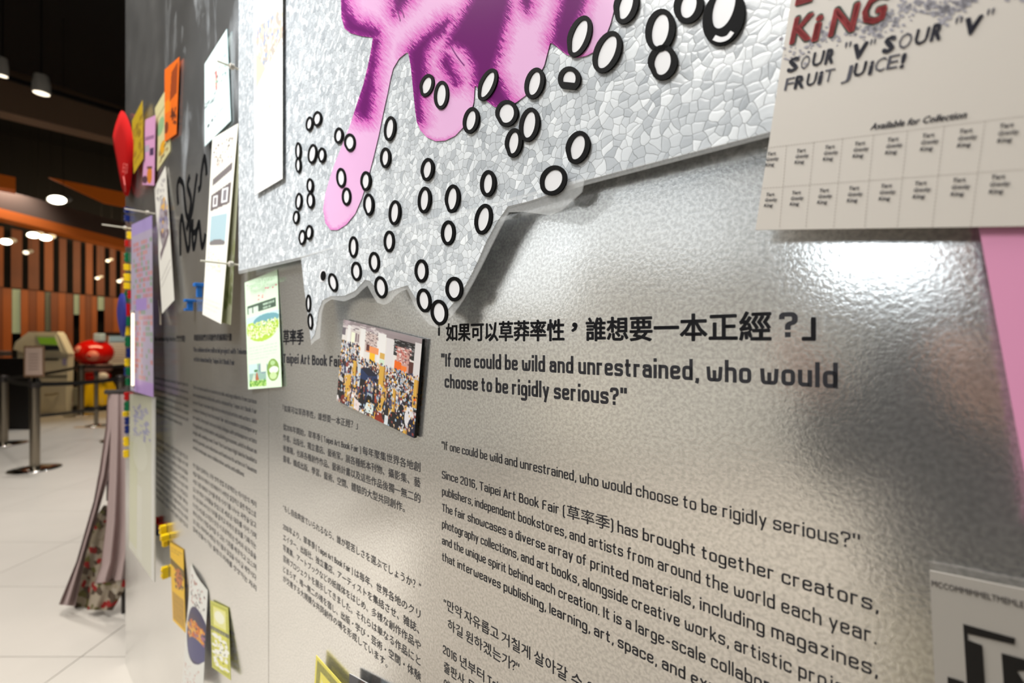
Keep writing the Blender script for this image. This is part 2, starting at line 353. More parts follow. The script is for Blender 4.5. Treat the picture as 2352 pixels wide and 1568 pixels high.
def text_line(s, kl=0.74, bold=0.0, res=2, square=0):
    """-> V (em units), F, advance; latin letters condensed by kl"""
    runs = []; 
    for ch in s:
        t = is_cjk(ch)
        if runs and runs[-1][0] == t: runs[-1][1] += ch
        else: runs.append([t, ch])
    x = 0; VV, FF = [], []; n = 0
    for t, body in runs:
        k = 1.0 if t else kl
        if not t and square:
            if body.strip():
                V, Fc, adv = stroke_text(body, square); V = V.copy(); V[:, 0] += x; VV.append(V); FF += [tuple(i + n for i in f) for f in Fc]; n += len(V)
            else: adv = .2 * len(body)
            x += adv; continue
        adv = (raw_text(body + '|', 1)[0][:, 0].max() - BAR)
        if body.strip():
            V, Fc = raw_text(body, res)
            V = V.copy(); V[:, 0] = V[:, 0] * k + x
            offs = [(0, 0)] if not bold else [(0, 0), (bold, 0), (-bold, 0), (0, bold), (0, -bold), (bold * .7, bold * .7), (-bold * .7, -bold * .7), (bold * .7, -bold * .7), (-bold * .7, bold * .7)]
            for dx, dy in offs:
                VV.append(V + (dx, dy)); FF += [tuple(i + n for i in f) for f in Fc]; n += len(V)
        x += adv * k
    V = np.vstack(VV); return V, FF, x
def wall_text(parent, s, x0, x1, k, em, h=0.0004, m=None, bold=0.0, kl=0.74, name='printed_line', ref=None, res=2, lift=0.0):
    """line on the wall from photo column x0 to x1; k = (y - horizon)/(x - XV) of its baseline; em in m; ref = text that fills x0..x1 (for lines running out of view)"""
    sq = .12 if bold else .078
    V, Fc, adv = text_line(s, kl, bold, res, sq)
    wid = A(x1, h) - A(x0, h)
    a0 = V[:, 0].min(); a1 = V[:, 0].max()
    if ref is not None:
        R = text_line(ref, kl, square=sq)[0]; sx = wid / (R[:, 0].max() - R[:, 0].min())
    else: sx = wid / (a1 - a0)
    z0 = HC - k * (DW - h) / CT
    vs = [Vector((A(x0, h) + (v[0] - a0) * sx, z0 + v[1] * em, h)) for v in V]
    return part(parent, name, vs, Fc, m or INKG)
def plane_text(parent, s, p0, p1, em, h, m, bold=0.0, kl=0.8, name='lettering', shear=0.0, hf=None, up=None, label=None):
    """text whose baseline runs between two photo points on the plane h off the wall"""
    V, Fc, adv = text_line(s, kl, bold)
    hf = hf or (lambda x, y: h)
    a = L(p0[0], p0[1], h); b = L(p1[0], p1[1], h); d = b - a; w = d.length; d.normalize()
    u = Vector((-d.y, d.x, 0)) if up is None else up.normalized()
    x0, x1 = V[:, 0].min(), V[:, 0].max(); sx = w / (x1 - x0)
    vs = [a + d * ((v[0] - x0) * sx + shear * v[1] * em) + u * (v[1] * em) for v in V]
    return part(parent, name, vs, Fc, m, label=label)

# ------------------------------------------------------------------ painted sheets (colour per vertex)
class Canvas:
    def __init__(s, nx, ny, col):
        s.nx, s.ny = nx, ny; s.c = np.zeros((ny, nx, 3)); s.c[:] = lin(col)
        s.v, s.u = np.mgrid[0:1:ny * 1j, 0:1:nx * 1j]          # v down
    def rect(s, u0, v0, u1, v1, col, al=1.0):
        m = (s.u >= u0) & (s.u <= u1) & (s.v >= v0) & (s.v <= v1); s.c[m] = s.c[m] * (1 - al) + np.array(lin(col)) * al; return s
    def ell(s, u, v, ru, rv, col, al=1.0):
        m = ((s.u - u) / ru) ** 2 + ((s.v - v) / rv) ** 2 <= 1; s.c[m] = s.c[m] * (1 - al) + np.array(lin(col)) * al; return s
    def poly(s, pts, col):
        m = inpoly(s.u, s.v, pts); s.c[m] = lin(col); return s
    def speckle(s, u0, v0, u1, v1, cols, n, ru, rv=None, seed=1, mask=None):
        r = random.Random(seed)
        for i in range(n):
            u, v = r.uniform(u0, u1), r.uniform(v0, v1)
            if mask and not mask(u, v): continue
            s.ell(u, v, ru * r.uniform(.5, 1.2), (rv or ru) * r.uniform(.5, 1.2), r.choice(cols))
        return s
    def lines(s, u0, v0, u1, v1, n, col, al=0.6, seed=1, fill=0.55, gap=0.03):
        r = random.Random(seed)
        for i in range(n):
            v = v0 + (v1 - v0) * (i + 0.2) / n; dv = (v1 - v0) / n * fill; u = u0
            end = u1 if i < n - 1 else u0 + (u1 - u0) * r.uniform(.5, .9)
            while u < end:
                w = r.uniform(.05, .16); s.rect(u, v, min(u + w, end), v + dv, col, al * r.uniform(.6, 1)); u += w + gap
        return s
def inpoly(X, Y, pts):
    m = np.zeros(X.shape, bool); n = len(pts); j = n - 1
    for i in range(n):
        xi, yi = pts[i]; xj, yj = pts[j]
        with np.errstate(divide='ignore', invalid='ignore'):
            c = ((yi > Y) != (yj > Y)) & (X < (xj - xi) * (Y - yi) / ((yj - yi) if yj != yi else 1e-9) + xi)
        m ^= c; j = i
    return m
def sheet(parent, name, q, cv, bulge=0.0, thick=0.0006, m=None, side=None, label=None, curl=0.0):
    """q = four corners TL, TR, BR, BL in wall coordinates; cv painted on the front"""
    nx, ny = cv.nx, cv.ny; V = []
    n = (q[3] - q[0]).cross(q[1] - q[0]).normalized()
    if n.z < 0: n = -n
    for j in range(ny):
        v = j / (ny - 1)
        for i in range(nx):
            u = i / (nx - 1)
            p = (q[0] * (1 - u) + q[1] * u) * (1 - v) + (q[3] * (1 - u) + q[2] * u) * v
            V.append(p + n * (bulge * math.sin(PI * v) + curl * math.sin(PI * u)))
    N0 = len(V)
    Fc = [(j * nx + i, (j + 1) * nx + i, (j + 1) * nx + i + 1, j * nx + i + 1) for j in range(ny - 1) for i in range(nx - 1)]
    cols = cv.c.reshape(-1, 3)
    # rim and back give the sheet its thickness
    ring = [i for i in range(nx)] + [j * nx + nx - 1 for j in range(1, ny)] + [(ny - 1) * nx + i for i in range(nx - 2, -1, -1)] + [j * nx for j in range(ny - 2, 0, -1)]
    rc = np.array(lin(side)) if side else None
    R1 = [V[i].copy() for i in ring]; R2 = [V[i] - n * thick for i in ring]
    V += R1 + R2; k = len(ring)
    Fc += [(N0 + i, N0 + (i + 1) % k, N0 + k + (i + 1) % k, N0 + k + i) for i in range(k)]
    c0 = cols[ring] if rc is None else np.tile(rc, (k, 1))
    cols = np.vstack([cols, c0, c0])
    return part(parent, name, V, Fc, m or PRINT, label=label, cols=cols)
def quad(px, h):
    """corner photo points TL TR BR BL -> wall points; h number, or 4 numbers, None = hangs straight below/above its neighbour"""
    hs = h if isinstance(h, (list, tuple)) else [h] * 4
    out = [None] * 4
    for i in range(4):
        if hs[i] is not None: out[i] = L(px[i][0], px[i][1], hs[i])
    for i, j in ((3, 0), (2, 1), (0, 3), (1, 2)):
        if out[i] is None: out[i] = La(px[i][0], px[i][1], out[j].x)
    return out

# ================================================================== THE ROOM
def tile_mat():
    m = mat('stone_tile', (0.80, 0.775, 0.74), 0.35, noise=0.06, nscale=3); return m
TILE = tile_mat()
GROUT = mat('tile_grout', (0.52, 0.49, 0.45), 0.8)
fl = struct(mesh('floor', *box((-5, 3.4, -0.03), (18, 20, 0.04)), GROUT))
TX, TY = 1.2, 0.6
tm = None
for i in range(-7, 2):
    for j in range(0, 22):
        cx, cy = -1.942 + (i + 0.5) * TX, 0.9 + (j + 0.5) * TY
        if not (-1.25 < (cx + TX) / (cy + TY) and cx - TX / 2 < 0.35 * cy and cx < 0.8): continue
        if tm is None:
            v, f = bbox_bevel((0, 0, 0), (TX - 0.004, TY - 0.004, 0.01), 0.0012)
            o = mesh('tile', v, f, TILE, parent=fl); tm = o.data
        else:
            o = bpy.data.objects.new('tile', tm); COL.objects.link(o); o.parent = fl
        o.location = (cx, cy, -0.005)
CEIL = mat('black_ceiling', (0.05, 0.045, 0.045), 0.9)
struct(mesh('ceiling', *box((-5, 3.4, 6.25), (18, 20, 0.1)), CEIL))
PLASTER = mat('beige_plaster', (0.76, 0.75, 0.72), 0.8, noise=0.1, nscale=2)
DARKW = mat('dark_panelling', (0.07, 0.05, 0.045), 0.7)
struct(mesh('wall_left', *box((-13.5, 3.4, 3.1), (0.1, 20, 6.2)), PLASTER))
struct(mesh('wall_bounce', *box((-5.25, -1.9, 1.7), (0.1, 9.2, 3.4)), PLASTER))  # unseen wall added so the metal mirrors a mid grey
struct(mesh('wall_back', *box((-5, -6.6, 3.1), (18, 0.1, 6.2)), DARKW))

# far wooden wall: a dark recess with separate boards in front
def vp_quad(x0, x1, y00, y01, y10, y11, Y0, dep, off=0.0):
    """board seen between photo columns x0..x1 on the cross plane; tops y00,y01 bottoms y10,y11"""
    pts = [PP(x0, y00, Y0), PP(x1, y01, Y0), PP(x1, y11, Y0), PP(x0, y10, Y0)]
    u = Vector((-ST, CT, 0))
    return prism([p + u * off for p in pts], u * dep)
WOOD = mat('orange_wood', (0.64, 0.32, 0.03), 0.5, noise=0.35, nscale=1.5)
WOOD2 = mat('red_brown_wood', (0.50, 0.235, 0.02), 0.5, noise=0.35, nscale=1.5)
wf = mesh('wall_far', *vp_quad(-500, 420, 100, 300, 950, 925, 10.4, 0.1, 0.35), DARKW); struct(wf)
yt = lambda x: 520 + 0.19 * x          # top of the slats
ym = lambda x: 658 + 0.09 * x          # the line between the two tiers
gaps = [(8, 25), (51, 65), (90, 102), (122, 136), (153, 168), (185, 197), (213, 222), (240, 252), (266, 278), (300, 312)]
prev = -60
for i, (g0, g1) in enumerate(gaps):
    o = mesh('wood_board', *vp_quad(prev, g0, yt(prev), yt(g0), ym(prev), ym(g0), 10.3, 0.05), WOOD2 if i % 3 else WOOD, parent=wf); prev = g1
strips = [(28, 48), (103, 117), (169, 183), (224, 240), (300, 312)]
prev = -60
for i, (g0, g1) in enumerate(strips):
    n = 3 if i else 4
    for k in range(n):
        a, b = prev + (g0 - prev) * k / n, prev + (g0 - prev) * (k + 1) / n - 1.0
        mesh('wood_board', *vp_quad(a, b, ym(a) + 2, ym(b) + 2, 930, 925, 10.1, 0.05), WOOD if (i + k) % 2 else WOOD2, parent=wf)
    prev = g1
GLOW = mat('lit_glass_strip', (0.52, 0.55, 0.42), 0.4, emit=0.55)
GLOW2 = mat('dim_glass_strip', (0.36, 0.36, 0.28), 0.4, emit=0.2)
for i, (g0, g1, yb, mm) in enumerate([(28, 47, 765, GLOW), (104, 117, 760, GLOW2), (170, 182, 722, GLOW), (225, 239, 712, GLOW)]):
    mesh('glass_strip', *vp_quad(g0, g1, ym(g0) + 3, ym(g1) + 3, yb, yb, 10.2, 0.03), mm, parent=wf)

# beams, soffit and fascia below the black ceiling (they run across the room, straight away from the metal wall)
BROWN = mat('brown_fascia', (0.34, 0.26, 0.21), 0.7)
BROWN2 = mat('light_brown_fascia', (0.46, 0.36, 0.28), 0.7)
ORNG = mat('orange_wood_glow', (0.75, 0.36, 0.06), 0.5, emit=0.12)  # weak emission in the wood colour stands for light falling on it
def across(name, pts, Y0, dep, m, parent=None):
    u = Vector((-ST, CT, 0))
    return mesh(name, *prism([PP(x, y, Y0) for x, y in pts], u * dep), m, parent=parent)
b1 = thing('ceiling_beam', 'grey-brown ceiling beam carrying the spotlight rail, upper left', 'beam')
across('fascia', [(-150, 103), (330, 262), (330, 335), (-150, 217)], 6.0, 0.3, BROWN2, b1)
across('light_rail', [(-150, 122), (330, 268), (330, 276), (-150, 130)], 5.9, 0.06, mat('rail_black', (0.08, 0.06, 0.05), 0.5), b1)
b2 = thing('orange_beam', 'dark brown beam with a glowing orange lower edge above the wooden slats', 'beam')
across('fascia', [(-150, 393), (330, 523), (330, 562), (-150, 440)], 7.4, 0.4, BROWN, b2)
across('orange_edge', [(-150, 440), (330, 562), (330, 580), (-150, 463)], 7.4, 0.4, ORNG, b2)
o = across('wooden_fin', [(112, 407), (300, 445), (300, 478), (240, 466)], 7.0, 0.05, ORNG); tag(o, 'slim orange wooden fin pointing left against the black ceiling', 'beam')
o = across('wooden_block', [(-60, 388), (36, 407), (36, 436), (-60, 416)], 7.0, 0.3, ORNG); tag(o, 'orange wooden block above the brown beam at the left edge', 'beam')

LAMP = mat('lamp_lens', (1.0, 0.96, 0.88), 0.3, emit=14)
LAMPD = mat('lamp_lens_dim', (1.0, 0.95, 0.85), 0.3, emit=2.2)
HOUS = mat('lamp_housing_white', (0.75, 0.74, 0.72), 0.4)
BLKC = mat('black_cable', (.03, .03, .03), .6)
def downlight(x, y, Y, rx, ry, lab, lens=LAMP, tilt=0.0):
    c = P(x, y, Y); r = rx / F * Y; rz = ry / F * Y
    t = thing('downlight', lab, 'lamp', loc=c, group='lamps under the ceiling')
    R = Matrix.Rotation(tilt, 3, 'Z')
    # a short can whose open lower face is the lens, leaning toward the viewer
    d = Vector((0.15, -0.8, -0.35)).normalized(); s = Vector((1, 0.1, 0)).normalized(); w = d.cross(s).normalized()
    n = 20; ring = lambda k, z: [c + s * (math.cos(2 * PI * i / n) * r * k) + w * (math.sin(2 * PI * i / n) * rz * k) - d * z for i in range(n)]
    A0, B0 = ring(1.12, 0.0), ring(1.0, 0.14)
    V = A0 + B0; Fc = [(i, (i + 1) % n, n + (i + 1) % n, n + i) for i in range(n)] + [tuple(range(2 * n - 1, n - 1, -1))]
    part(t, 'housing', V, Fc, HOUS); V = ring(1.0, 0.01); part(t, 'lens', V, [tuple(range(n))], lens)
    part(t, 'cable', *tube([c - d * .14, Vector((c.x, c.y + .1, 6.2))], .004, 6), BLKC)
    return t
downlight(130, 459, 6.8, 19, 9, 'bright oval downlight in front of the brown beam')
downlight(76, 540, 9.0, 13, 6, 'left of the two touching downlights over the slats')
downlight(104, 546, 9.0, 12, 6, 'right of the two touching downlights over the slats')
downlight(13, 555, 9.0, 12, 6, 'small downlight at the far left over the slats')
downlight(59, 580, 9.6, 6, 4, 'dim warm downlight inside the slatted wall, upper left', LAMPD)
downlight(247, 599, 9.6, 4, 2.5, 'tiny dim lamp between the slats, upper right', LAMPD)
downlight(223, 639, 9.6, 4.5, 2.5, 'small dim lamp low between the slats', LAMPD)
downlight(273, 646, 9.6, 4.5, 3, 'small bright lamp low between the slats beside the brick column', LAMPD)
def track_spot(x, y, lab, r=16, Y=5.7, lens=LAMPD):
    c = P(x, y, Y); rr = r / F * Y
    t = thing('track_spotlight', lab, 'lamp', loc=c, group='spotlights on the beam rail')
    part(t, 'housing', *lathe(c, [(0, .14), (rr * .8, .14), (rr, .04), (rr, -.06), (rr * .9, -.08)], 18), HOUS)
    part(t, 'lens', *lathe(c, [(0, -.075), (rr * .9, -.075)], 18), lens)
    part(t, 'stem', *tube([c + Vector((0, 0, .13)), Vector((c.x, c.y, 6.2))], 0.008), BLKC)
track_spot(95, 200, 'round white spotlight hanging from the ceiling rail')
track_spot(298, 250, 'small spotlight at the right end of the ceiling rail', 7)
track_spot(6, 160, 'spotlight at the left end of the ceiling rail, cut by the frame', 10)

# ------------------------------------------------------------------ counter, machine, figure
BLK = mat('black_laminate', (0.07, 0.055, 0.05), 0.45)
def pbox(x0, x1, y0, y1, Y, dep, b=0.01):
    """upright box whose front face spans the photo rectangle at depth Y"""
    p0, p1 = P(x0, y1, Y), P(x1, y0, Y)
    c = ((p0.x + p1.x) / 2, Y + dep / 2, (p0.z + p1.z) / 2)
    return bbox_bevel(c, (p1.x - p0.x, dep, p1.z - p0.z), min(b, (p1.x - p0.x) * .3, (p1.z - p0.z) * .3))
t = thing('counter', 'low black counter behind the barrier at the left edge', 'counter', loc=P(30, 975, 7.6))
part(t, 'body', *pbox(-70, 64, 822, 986, 7.5, 0.06), BLK); part(t, 'counter_top', *pbox(-72, 12, 806, 818, 7.38, 0.1), mat('counter_top_grey', (0.45, 0.38, 0.33), 0.4))
t = thing('notice_stand', 'beige framed notice on top of the barrier post', 'sign', loc=P(77, 866, 5.1))
part(t, 'frame', *pbox(54, 99, 794, 866, 5.05, 0.02, .004), mat('tan_frame', (0.52, 0.40, 0.30), 0.5))
part(t, 'notice', *pbox(58, 95, 799, 861, 5.035, 0.012, .002), mat('notice_paper', (0.78, 0.68, 0.62), 0.6))
part(t, 'clip', *pbox(73, 84, 864, 880, 5.06, 0.03, .004), mat('steel', (0.55, 0.54, 0.52), 0.25, metal=1))
for k in range(6):
    part(t, 'notice_line', *pbox(66, 88, 812 + 7 * k, 814 + 7 * k, 5.034, 0.001, .0001), mat('faint_ink', (0.55, 0.45, 0.42), 0.7))

CREAM = mat('cream_plastic', (0.86, 0.84, 0.76), 0.35)
t = thing('ticket_machine', 'cream self-service machine with a green screen by the wooden wall', 'machine', loc=P(105, 948, 9.2))
def sideprism(pts, Y, dep):
    return prism([P(x, y, Y) for x, y in pts], (0, dep, 0))
part(t, 'cabinet', *sideprism([(40, 948), (40, 800), (100, 803), (150, 803), (157, 815), (152, 948)], 9.2, 0.12), CREAM)
part(t, 'head', *sideprism([(30, 802), (36, 785), (58, 768), (66, 762), (130, 762), (135, 768), (156, 812), (60, 812)], 9.16, 0.14), CREAM)
part(t, 'bezel', *sideprism([(80, 770), (126, 770), (140, 808), (88, 812)], 9.14, 0.03), mat('grey_bezel', (0.72, 0.72, 0.66), 0.4))
part(t, 'screen', *sideprism([(85, 774), (125, 775), (132, 792), (92, 790)], 9.13, 0.015), mat('green_screen', (0.36, 0.48, 0.12), 0.3, emit=0.6))
part(t, 'screen_footer', *sideprism([(95, 793), (132, 794), (137, 803), (102, 804)], 9.13, 0.015), mat('navy_panel', (0.12, 0.15, 0.20), 0.3))
part(t, 'ticket_slot', *pbox(102, 133, 823, 827, 9.19, 0.02, .002), BLK)
part(t, 'badge', *pbox(143, 151, 823, 838, 9.19, 0.02, .002), mat('lilac_badge', (0.62, 0.60, 0.78), 0.4))
part(t, 'drawer_gap', *pbox(90, 153, 862, 866, 9.19, 0.02, .002), mat('shadow_gap', (0.25, 0.22, 0.18), 0.7))
part(t, 'lower_door', *pbox(90, 152, 884, 940, 9.185, 0.03, .008), CREAM)
part(t, 'door_handle', *tube([P(104, 907, 9.16), P(118, 906, 9.12), P(134, 903, 9.16)], 0.018), mat('brown_handle', (0.55, 0.50, 0.40), 0.5))
t = thing('bin', 'small grey bin standing right of the ticket machine', 'bin', loc=P(166, 947, 9.3))
part(t, 'body', *pbox(166, 177, 890, 932, 9.3, 0.1, .02), mat('grey_bin', (0.55, 0.54, 0.48), 0.5)); part(t, 'plinth', *pbox(165, 178, 932, 947, 9.28, 0.13, .02), BLK)

RED = mat('glossy_red', (0.86, 0.07, 0.03), 0.18, coat=0.5)
YEL = mat('glossy_yellow', (0.93, 0.76, 0.03), 0.35)
WHT = mat('white_paint', (0.93, 0.90, 0.86), 0.4)
Yf = 9.75
c = P(216, 810, Yf); s = Yf / F
t = thing('ball_figure', 'shiny red ball-headed display figure with a pleated yellow skirt', 'figure', loc=P(226, 939, Yf))
def ball(c, rx, ry, rz, n=20, m2=12):
    V, Fc = [], []
    for j in range(m2 + 1):
        th = PI * j / m2
        for i in range(n):
            a = 2 * PI * i / n; V.append(Vector(c) + Vector((rx * math.sin(th) * math.cos(a), ry * math.sin(th) * math.sin(a), rz * math.cos(th))))
    for j in range(m2):
        for i in range(n): Fc.append((j * n + i, j * n + (i + 1) % n, (j + 1) * n + (i + 1) % n, (j + 1) * n + i))
    return V, Fc
part(t, 'head', *ball(c, 37 * s, 36 * s, 31 * s), RED, smooth=True)
part(t, 'ear_ring', *ball(c + Vector((20 * s, -26 * s, -6 * s)), 13 * s, 9 * s, 12 * s), mat('pale_red', (0.93, 0.55, 0.48), 0.4), smooth=True)
part(t, 'ear_centre', *ball(c + Vector((20 * s, -33 * s, -6 * s)), 5 * s, 4 * s, 4 * s), RED, smooth=True)
part(t, 'cheek_patch', *ball(c + Vector((-6 * s, -31 * s, 7 * s)), 8 * s, 5 * s, 9 * s), mat('rose_patch', (0.95, 0.62, 0.55), 0.4), smooth=True)
part(t, 'hat', *bbox_bevel(c + Vector((20 * s, -8 * s, 35 * s)), (18 * s, 14 * s, 19 * s), 3 * s), mat('pale_blue_cap', (0.75, 0.84, 0.90), 0.4))
part(t, 'collar', *lathe(P(218, 846, Yf), [(30 * s, 10 * s), (34 * s, 3 * s), (30 * s, -6 * s), (24 * s, -8 * s)], 24), mat('grey_pink_collar', (0.55, 0.42, 0.42), 0.4), smooth=True)
part(t, 'belly', *ball(P(222, 864, Yf), 26 * s, 24 * s, 14 * s), RED, smooth=True)
part(t, 'white_pouch', *ball(P(236, 864, Yf - .14), 12 * s, 8 * s, 9 * s), WHT, smooth=True)
prof = [(24, 14), (28, 4), (32, -8), (36, -20), (40, -30), (40, -38)]
V, Fc = [], []; n = 48
for i in range(n):
    a = 2 * PI * i / n
    for r, z in prof:
        rr = r * s * (1 + 0.05 * math.cos(12 * a)); V.append(P(226, 890, Yf) + Vector((rr * math.cos(a), rr * math.sin(a), z * s)))
for i in range(n):
    for k in range(5): Fc.append((i * 6 + k, ((i + 1) % n) * 6 + k, ((i + 1) % n) * 6 + k + 1, i * 6 + k + 1))
part(t, 'skirt', V, Fc, YEL, smooth=True)
part(t, 'plinth', *lathe(P(226, 939, Yf), [(0, 17 * s), (38 * s, 17 * s), (40 * s, 0.0), (0, 0)], 28), BLK)
t = thing('standing_display', 'white notice panel with a blue header behind the red ball figure', 'display', loc=P(268, 950, 8.3))
part(t, 'panel', *pbox(249, 300, 770, 843, 10.4, 0.05, .01), mat('panel_white', (0.86, 0.84, 0.80), 0.5)); part(t, 'header', *pbox(251, 300, 772, 785, 10.38, 0.02, .004), mat('header_blue', (0.55, 0.68, 0.76), 0.4))
part(t, 'top_board', *pbox(240, 300, 763, 770, 10.38, 0.08, .004), BLK); part(t, 'stand', *pbox(262, 285, 843, 929, 10.43, 0.05, .01), BLK)
for k in range(7): part(t, 'panel_line', *pbox(256, 296, 792 + 6 * k, 794 + 6 * k, 10.397, 0.002, .0002), mat('faint_ink'))
t = thing('bench', 'dark brown low cabinet behind the barrier belts', 'cabinet', loc=P(240, 932, 10.25))
part(t, 'body', *pbox(185, 300, 845, 932, 10.25, 0.12, .02), mat('dark_brown', (0.13, 0.10, 0.08), 0.6)); part(t, 'top', *pbox(183, 302, 840, 846, 10.22, 0.16, .01), mat('dark_brown_top', (0.2, 0.16, 0.13), 0.5))

# ------------------------------------------------------------------ barrier
STEEL = mat('brushed_steel', (0.60, 0.56, 0.50), 0.28, metal=0.95)
CHROME = mat('polished_steel', (0.78, 0.77, 0.75), 0.12, metal=1)
def post(x, ytop, ybase, lab, wpx=9):
    Y = HC * F / (ybase - CY); c = P(x, ybase, Y); c.z = 0; s = Y / F; zt = HC + (CY - ytop) * s; r = wpx * s
    t = thing('barrier_post', lab, 'barrier post', loc=c, group='belt barrier posts')
    part(t, 'pole', *lathe(c, [(r, .02), (r, zt - .09)], 20), STEEL, smooth=True)
    part(t, 'belt_head', *lathe(c, [(r * 1.15, zt - .09), (r * 1.15, zt - .01), (r, zt), (0, zt)], 20), mat('dark_steel', (0.30, 0.28, 0.27), 0.4, metal=0.6))
    part(t, 'base', *lathe(c, [(0, .035), (r * 1.5, .034), (r * 3, .022), (r * 5.0, .012), (r * 5.2, .0), (0, 0)], 32), CHROME, smooth=True)
    return Vector((c.x, c.y, zt - .05))
h1 = post(80, 872, 1077, 'nearest steel barrier post with a shiny round base')
h2 = post(8, 862, 1020, 'steel barrier post at the left edge of the picture', 8)
h3 = post(186, 836, 953, 'steel barrier post in front of the red ball figure', 6)
h4 = post(221, 850, 978, 'slim steel barrier post in front of the yellow skirt', 4)
h5 = post(276, 862, 1010, 'steel barrier post half hidden by the brick column', 7)
BELT = mat('black_belt', (0.09, 0.08, 0.075), 0.6)
def belt(a, b, lab, hgt=0.05):
    a, b = Vector(a), Vector(b); up = Vector((0, 0, hgt / 2)); d = (b - a).normalized(); s = Vector((-d.y, d.x, 0)) * .002
    N = 6; pts = [a + (b - a) * i / N - Vector((0, 0, .02 * math.sin(PI * i / N))) for i in range(N + 1)]
    V = []
    for p in pts: V += [p - up - s, p + up - s, p + up + s, p - up + s]
    Fc = []
    for i in range(N):
        for k in range(4): Fc.append((i * 4 + k, i * 4 + (k + 1) % 4, (i + 1) * 4 + (k + 1) % 4, (i + 1) * 4 + k))
    tag(mesh('barrier_belt', V, Fc, BELT), lab, 'barrier belt', 'barrier belts')
belt(h2, h1, 'black belt from the left edge post to the nearest post')
belt(h1, h5, 'black belt from the nearest post past the red figure')
belt(h2, h3, 'black belt running behind the notice to the far post')
belt(h3 - Vector((0, 0, .0)), P(300, 838, 8.4), 'black belt from the far post toward the display panel')
belt(P(86, 955, 5.3), P(245, 932, 7.4), 'lower black belt just above the floor, right of the nearest post', 0.035)
o = mesh('floor_strip', *box((P(215, 980, 7.74).x, 7.7, 0.004), (0.55, 0.05, 0.006)), mat('floor_mark_yellow', (0.75, 0.55, 0.22), 0.6)); tag(o, 'ochre strip on the floor at the foot of the slim post', 'floor mark')

# ================================================================== THE METAL WALL
wall = thing('wall_right', 'grey galvanised metal wall covered in printed text', None, WM, (0, 0, 0), kind='structure')
zt, zb = 3.2, 0.0
seams = [A(288), A(330), A(617), 0.55, 1.6]
for a0, a1 in zip(seams[:-1], seams[1:]):
    v, f = bbox_bevel(((a0 + a1) / 2, (zt + zb) / 2, -0.006), (a1 - a0 - 0.0016, zt - zb, 0.012), 0.0006)
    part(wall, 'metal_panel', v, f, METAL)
part(wall, 'core', *box(((seams[0] + 1.6) / 2, 1.6, -0.052), (1.6 - seams[0] - .01, 3.19, 0.08)), DARKW)

K0 = lambda x, y: (y - CY) / (x - XV)
def col3(y): return (y - CY) / 1021.0
e1 = 0.0235; e2 = 0.0146
wall_text(wall, '「', 1006, 1017, -0.0055, e1, m=INK, bold=0.022)
wall_text(wall, '如果可以草莽率性', 1024, 1296, -0.0045, e1, m=INK, bold=0.024)
wall_text(wall, '，', 1312, 1326, -0.022, e1, m=INK, bold=0.03)
wall_text(wall, '誰想要一本正經', 1345, 1772, -0.0045, e1, m=INK, bold=0.024)
wall_text(wall, '?', 1789, 1832, -0.0055, e1 * 1.12, m=INK, bold=0.016)
wall_text(wall, '」', 1841, 1874, -0.0055, e1, m=INK, bold=0.03)
wall_text(wall, '"If one could be wild and unrestrained, who would', 1013, 1924, col3(841), 0.0235, m=INK, bold=0.028)
wall_text(wall, 'choose to be rigidly serious?"', 1021, 1439, col3(889), 0.0235, m=INK, bold=0.028)
wall_text(wall, '"If one could be wild and unrestrained, who would choose to be rigidly serious?"', 1014, 1975, col3(1031), e2, m=INK)
cp = ['Since 2016, Taipei Art Book Fair (草率季) has brought together creators,',
      'publishers, independent bookstores, and artists from around the world each year.',
      'The fair showcases a diverse array of printed materials, including magazines,',
      'photography collections, and art books, alongside creative works, artistic projects,',
      'and the unique spirit behind each creation. It is a large-scale collaborative effort',
      'that interweaves publishing, learning, art, space, and experience.']
for i, s in enumerate(cp):
    x1 = [2018, 2013, 2016, 2030, 2030, 1800][i]
    wall_text(wall, s, 1015, x1, col3([1098, 1136, 1173.5, 1211, 1248.5, 1286][i]), e2, m=INK)
wall_text(wall, '"만약 자유롭고 거칠게 살아갈 수 있다면, 누가', 1019, 1303, col3(1392), e2 * 1.05, m=INK, ref='"만약 자유롭고 거칠게 살아갈')
wall_text(wall, '하길 원하겠는가?"', 1028, 1192, col3(1434), e2 * 1.05, m=INK)
wall_text(wall, '2016 년부터 Taipei Art Book Fair (草率季)는 매년', 1017, 1143, col3(1497), e2 * 1.05, m=INK, ref='2016 년부터 Tai')
wall_text(wall, '출판사, 독립서점, 아티스트, 예술가', 1019, 1066, col3(1536), e2 * 1.05, m=INK, ref='출판사')
wall_text(wall, '예술서적과 함께 창작물', 1019, 1066, col3(1575), e2 * 1.05, m=INK, ref='예술서')
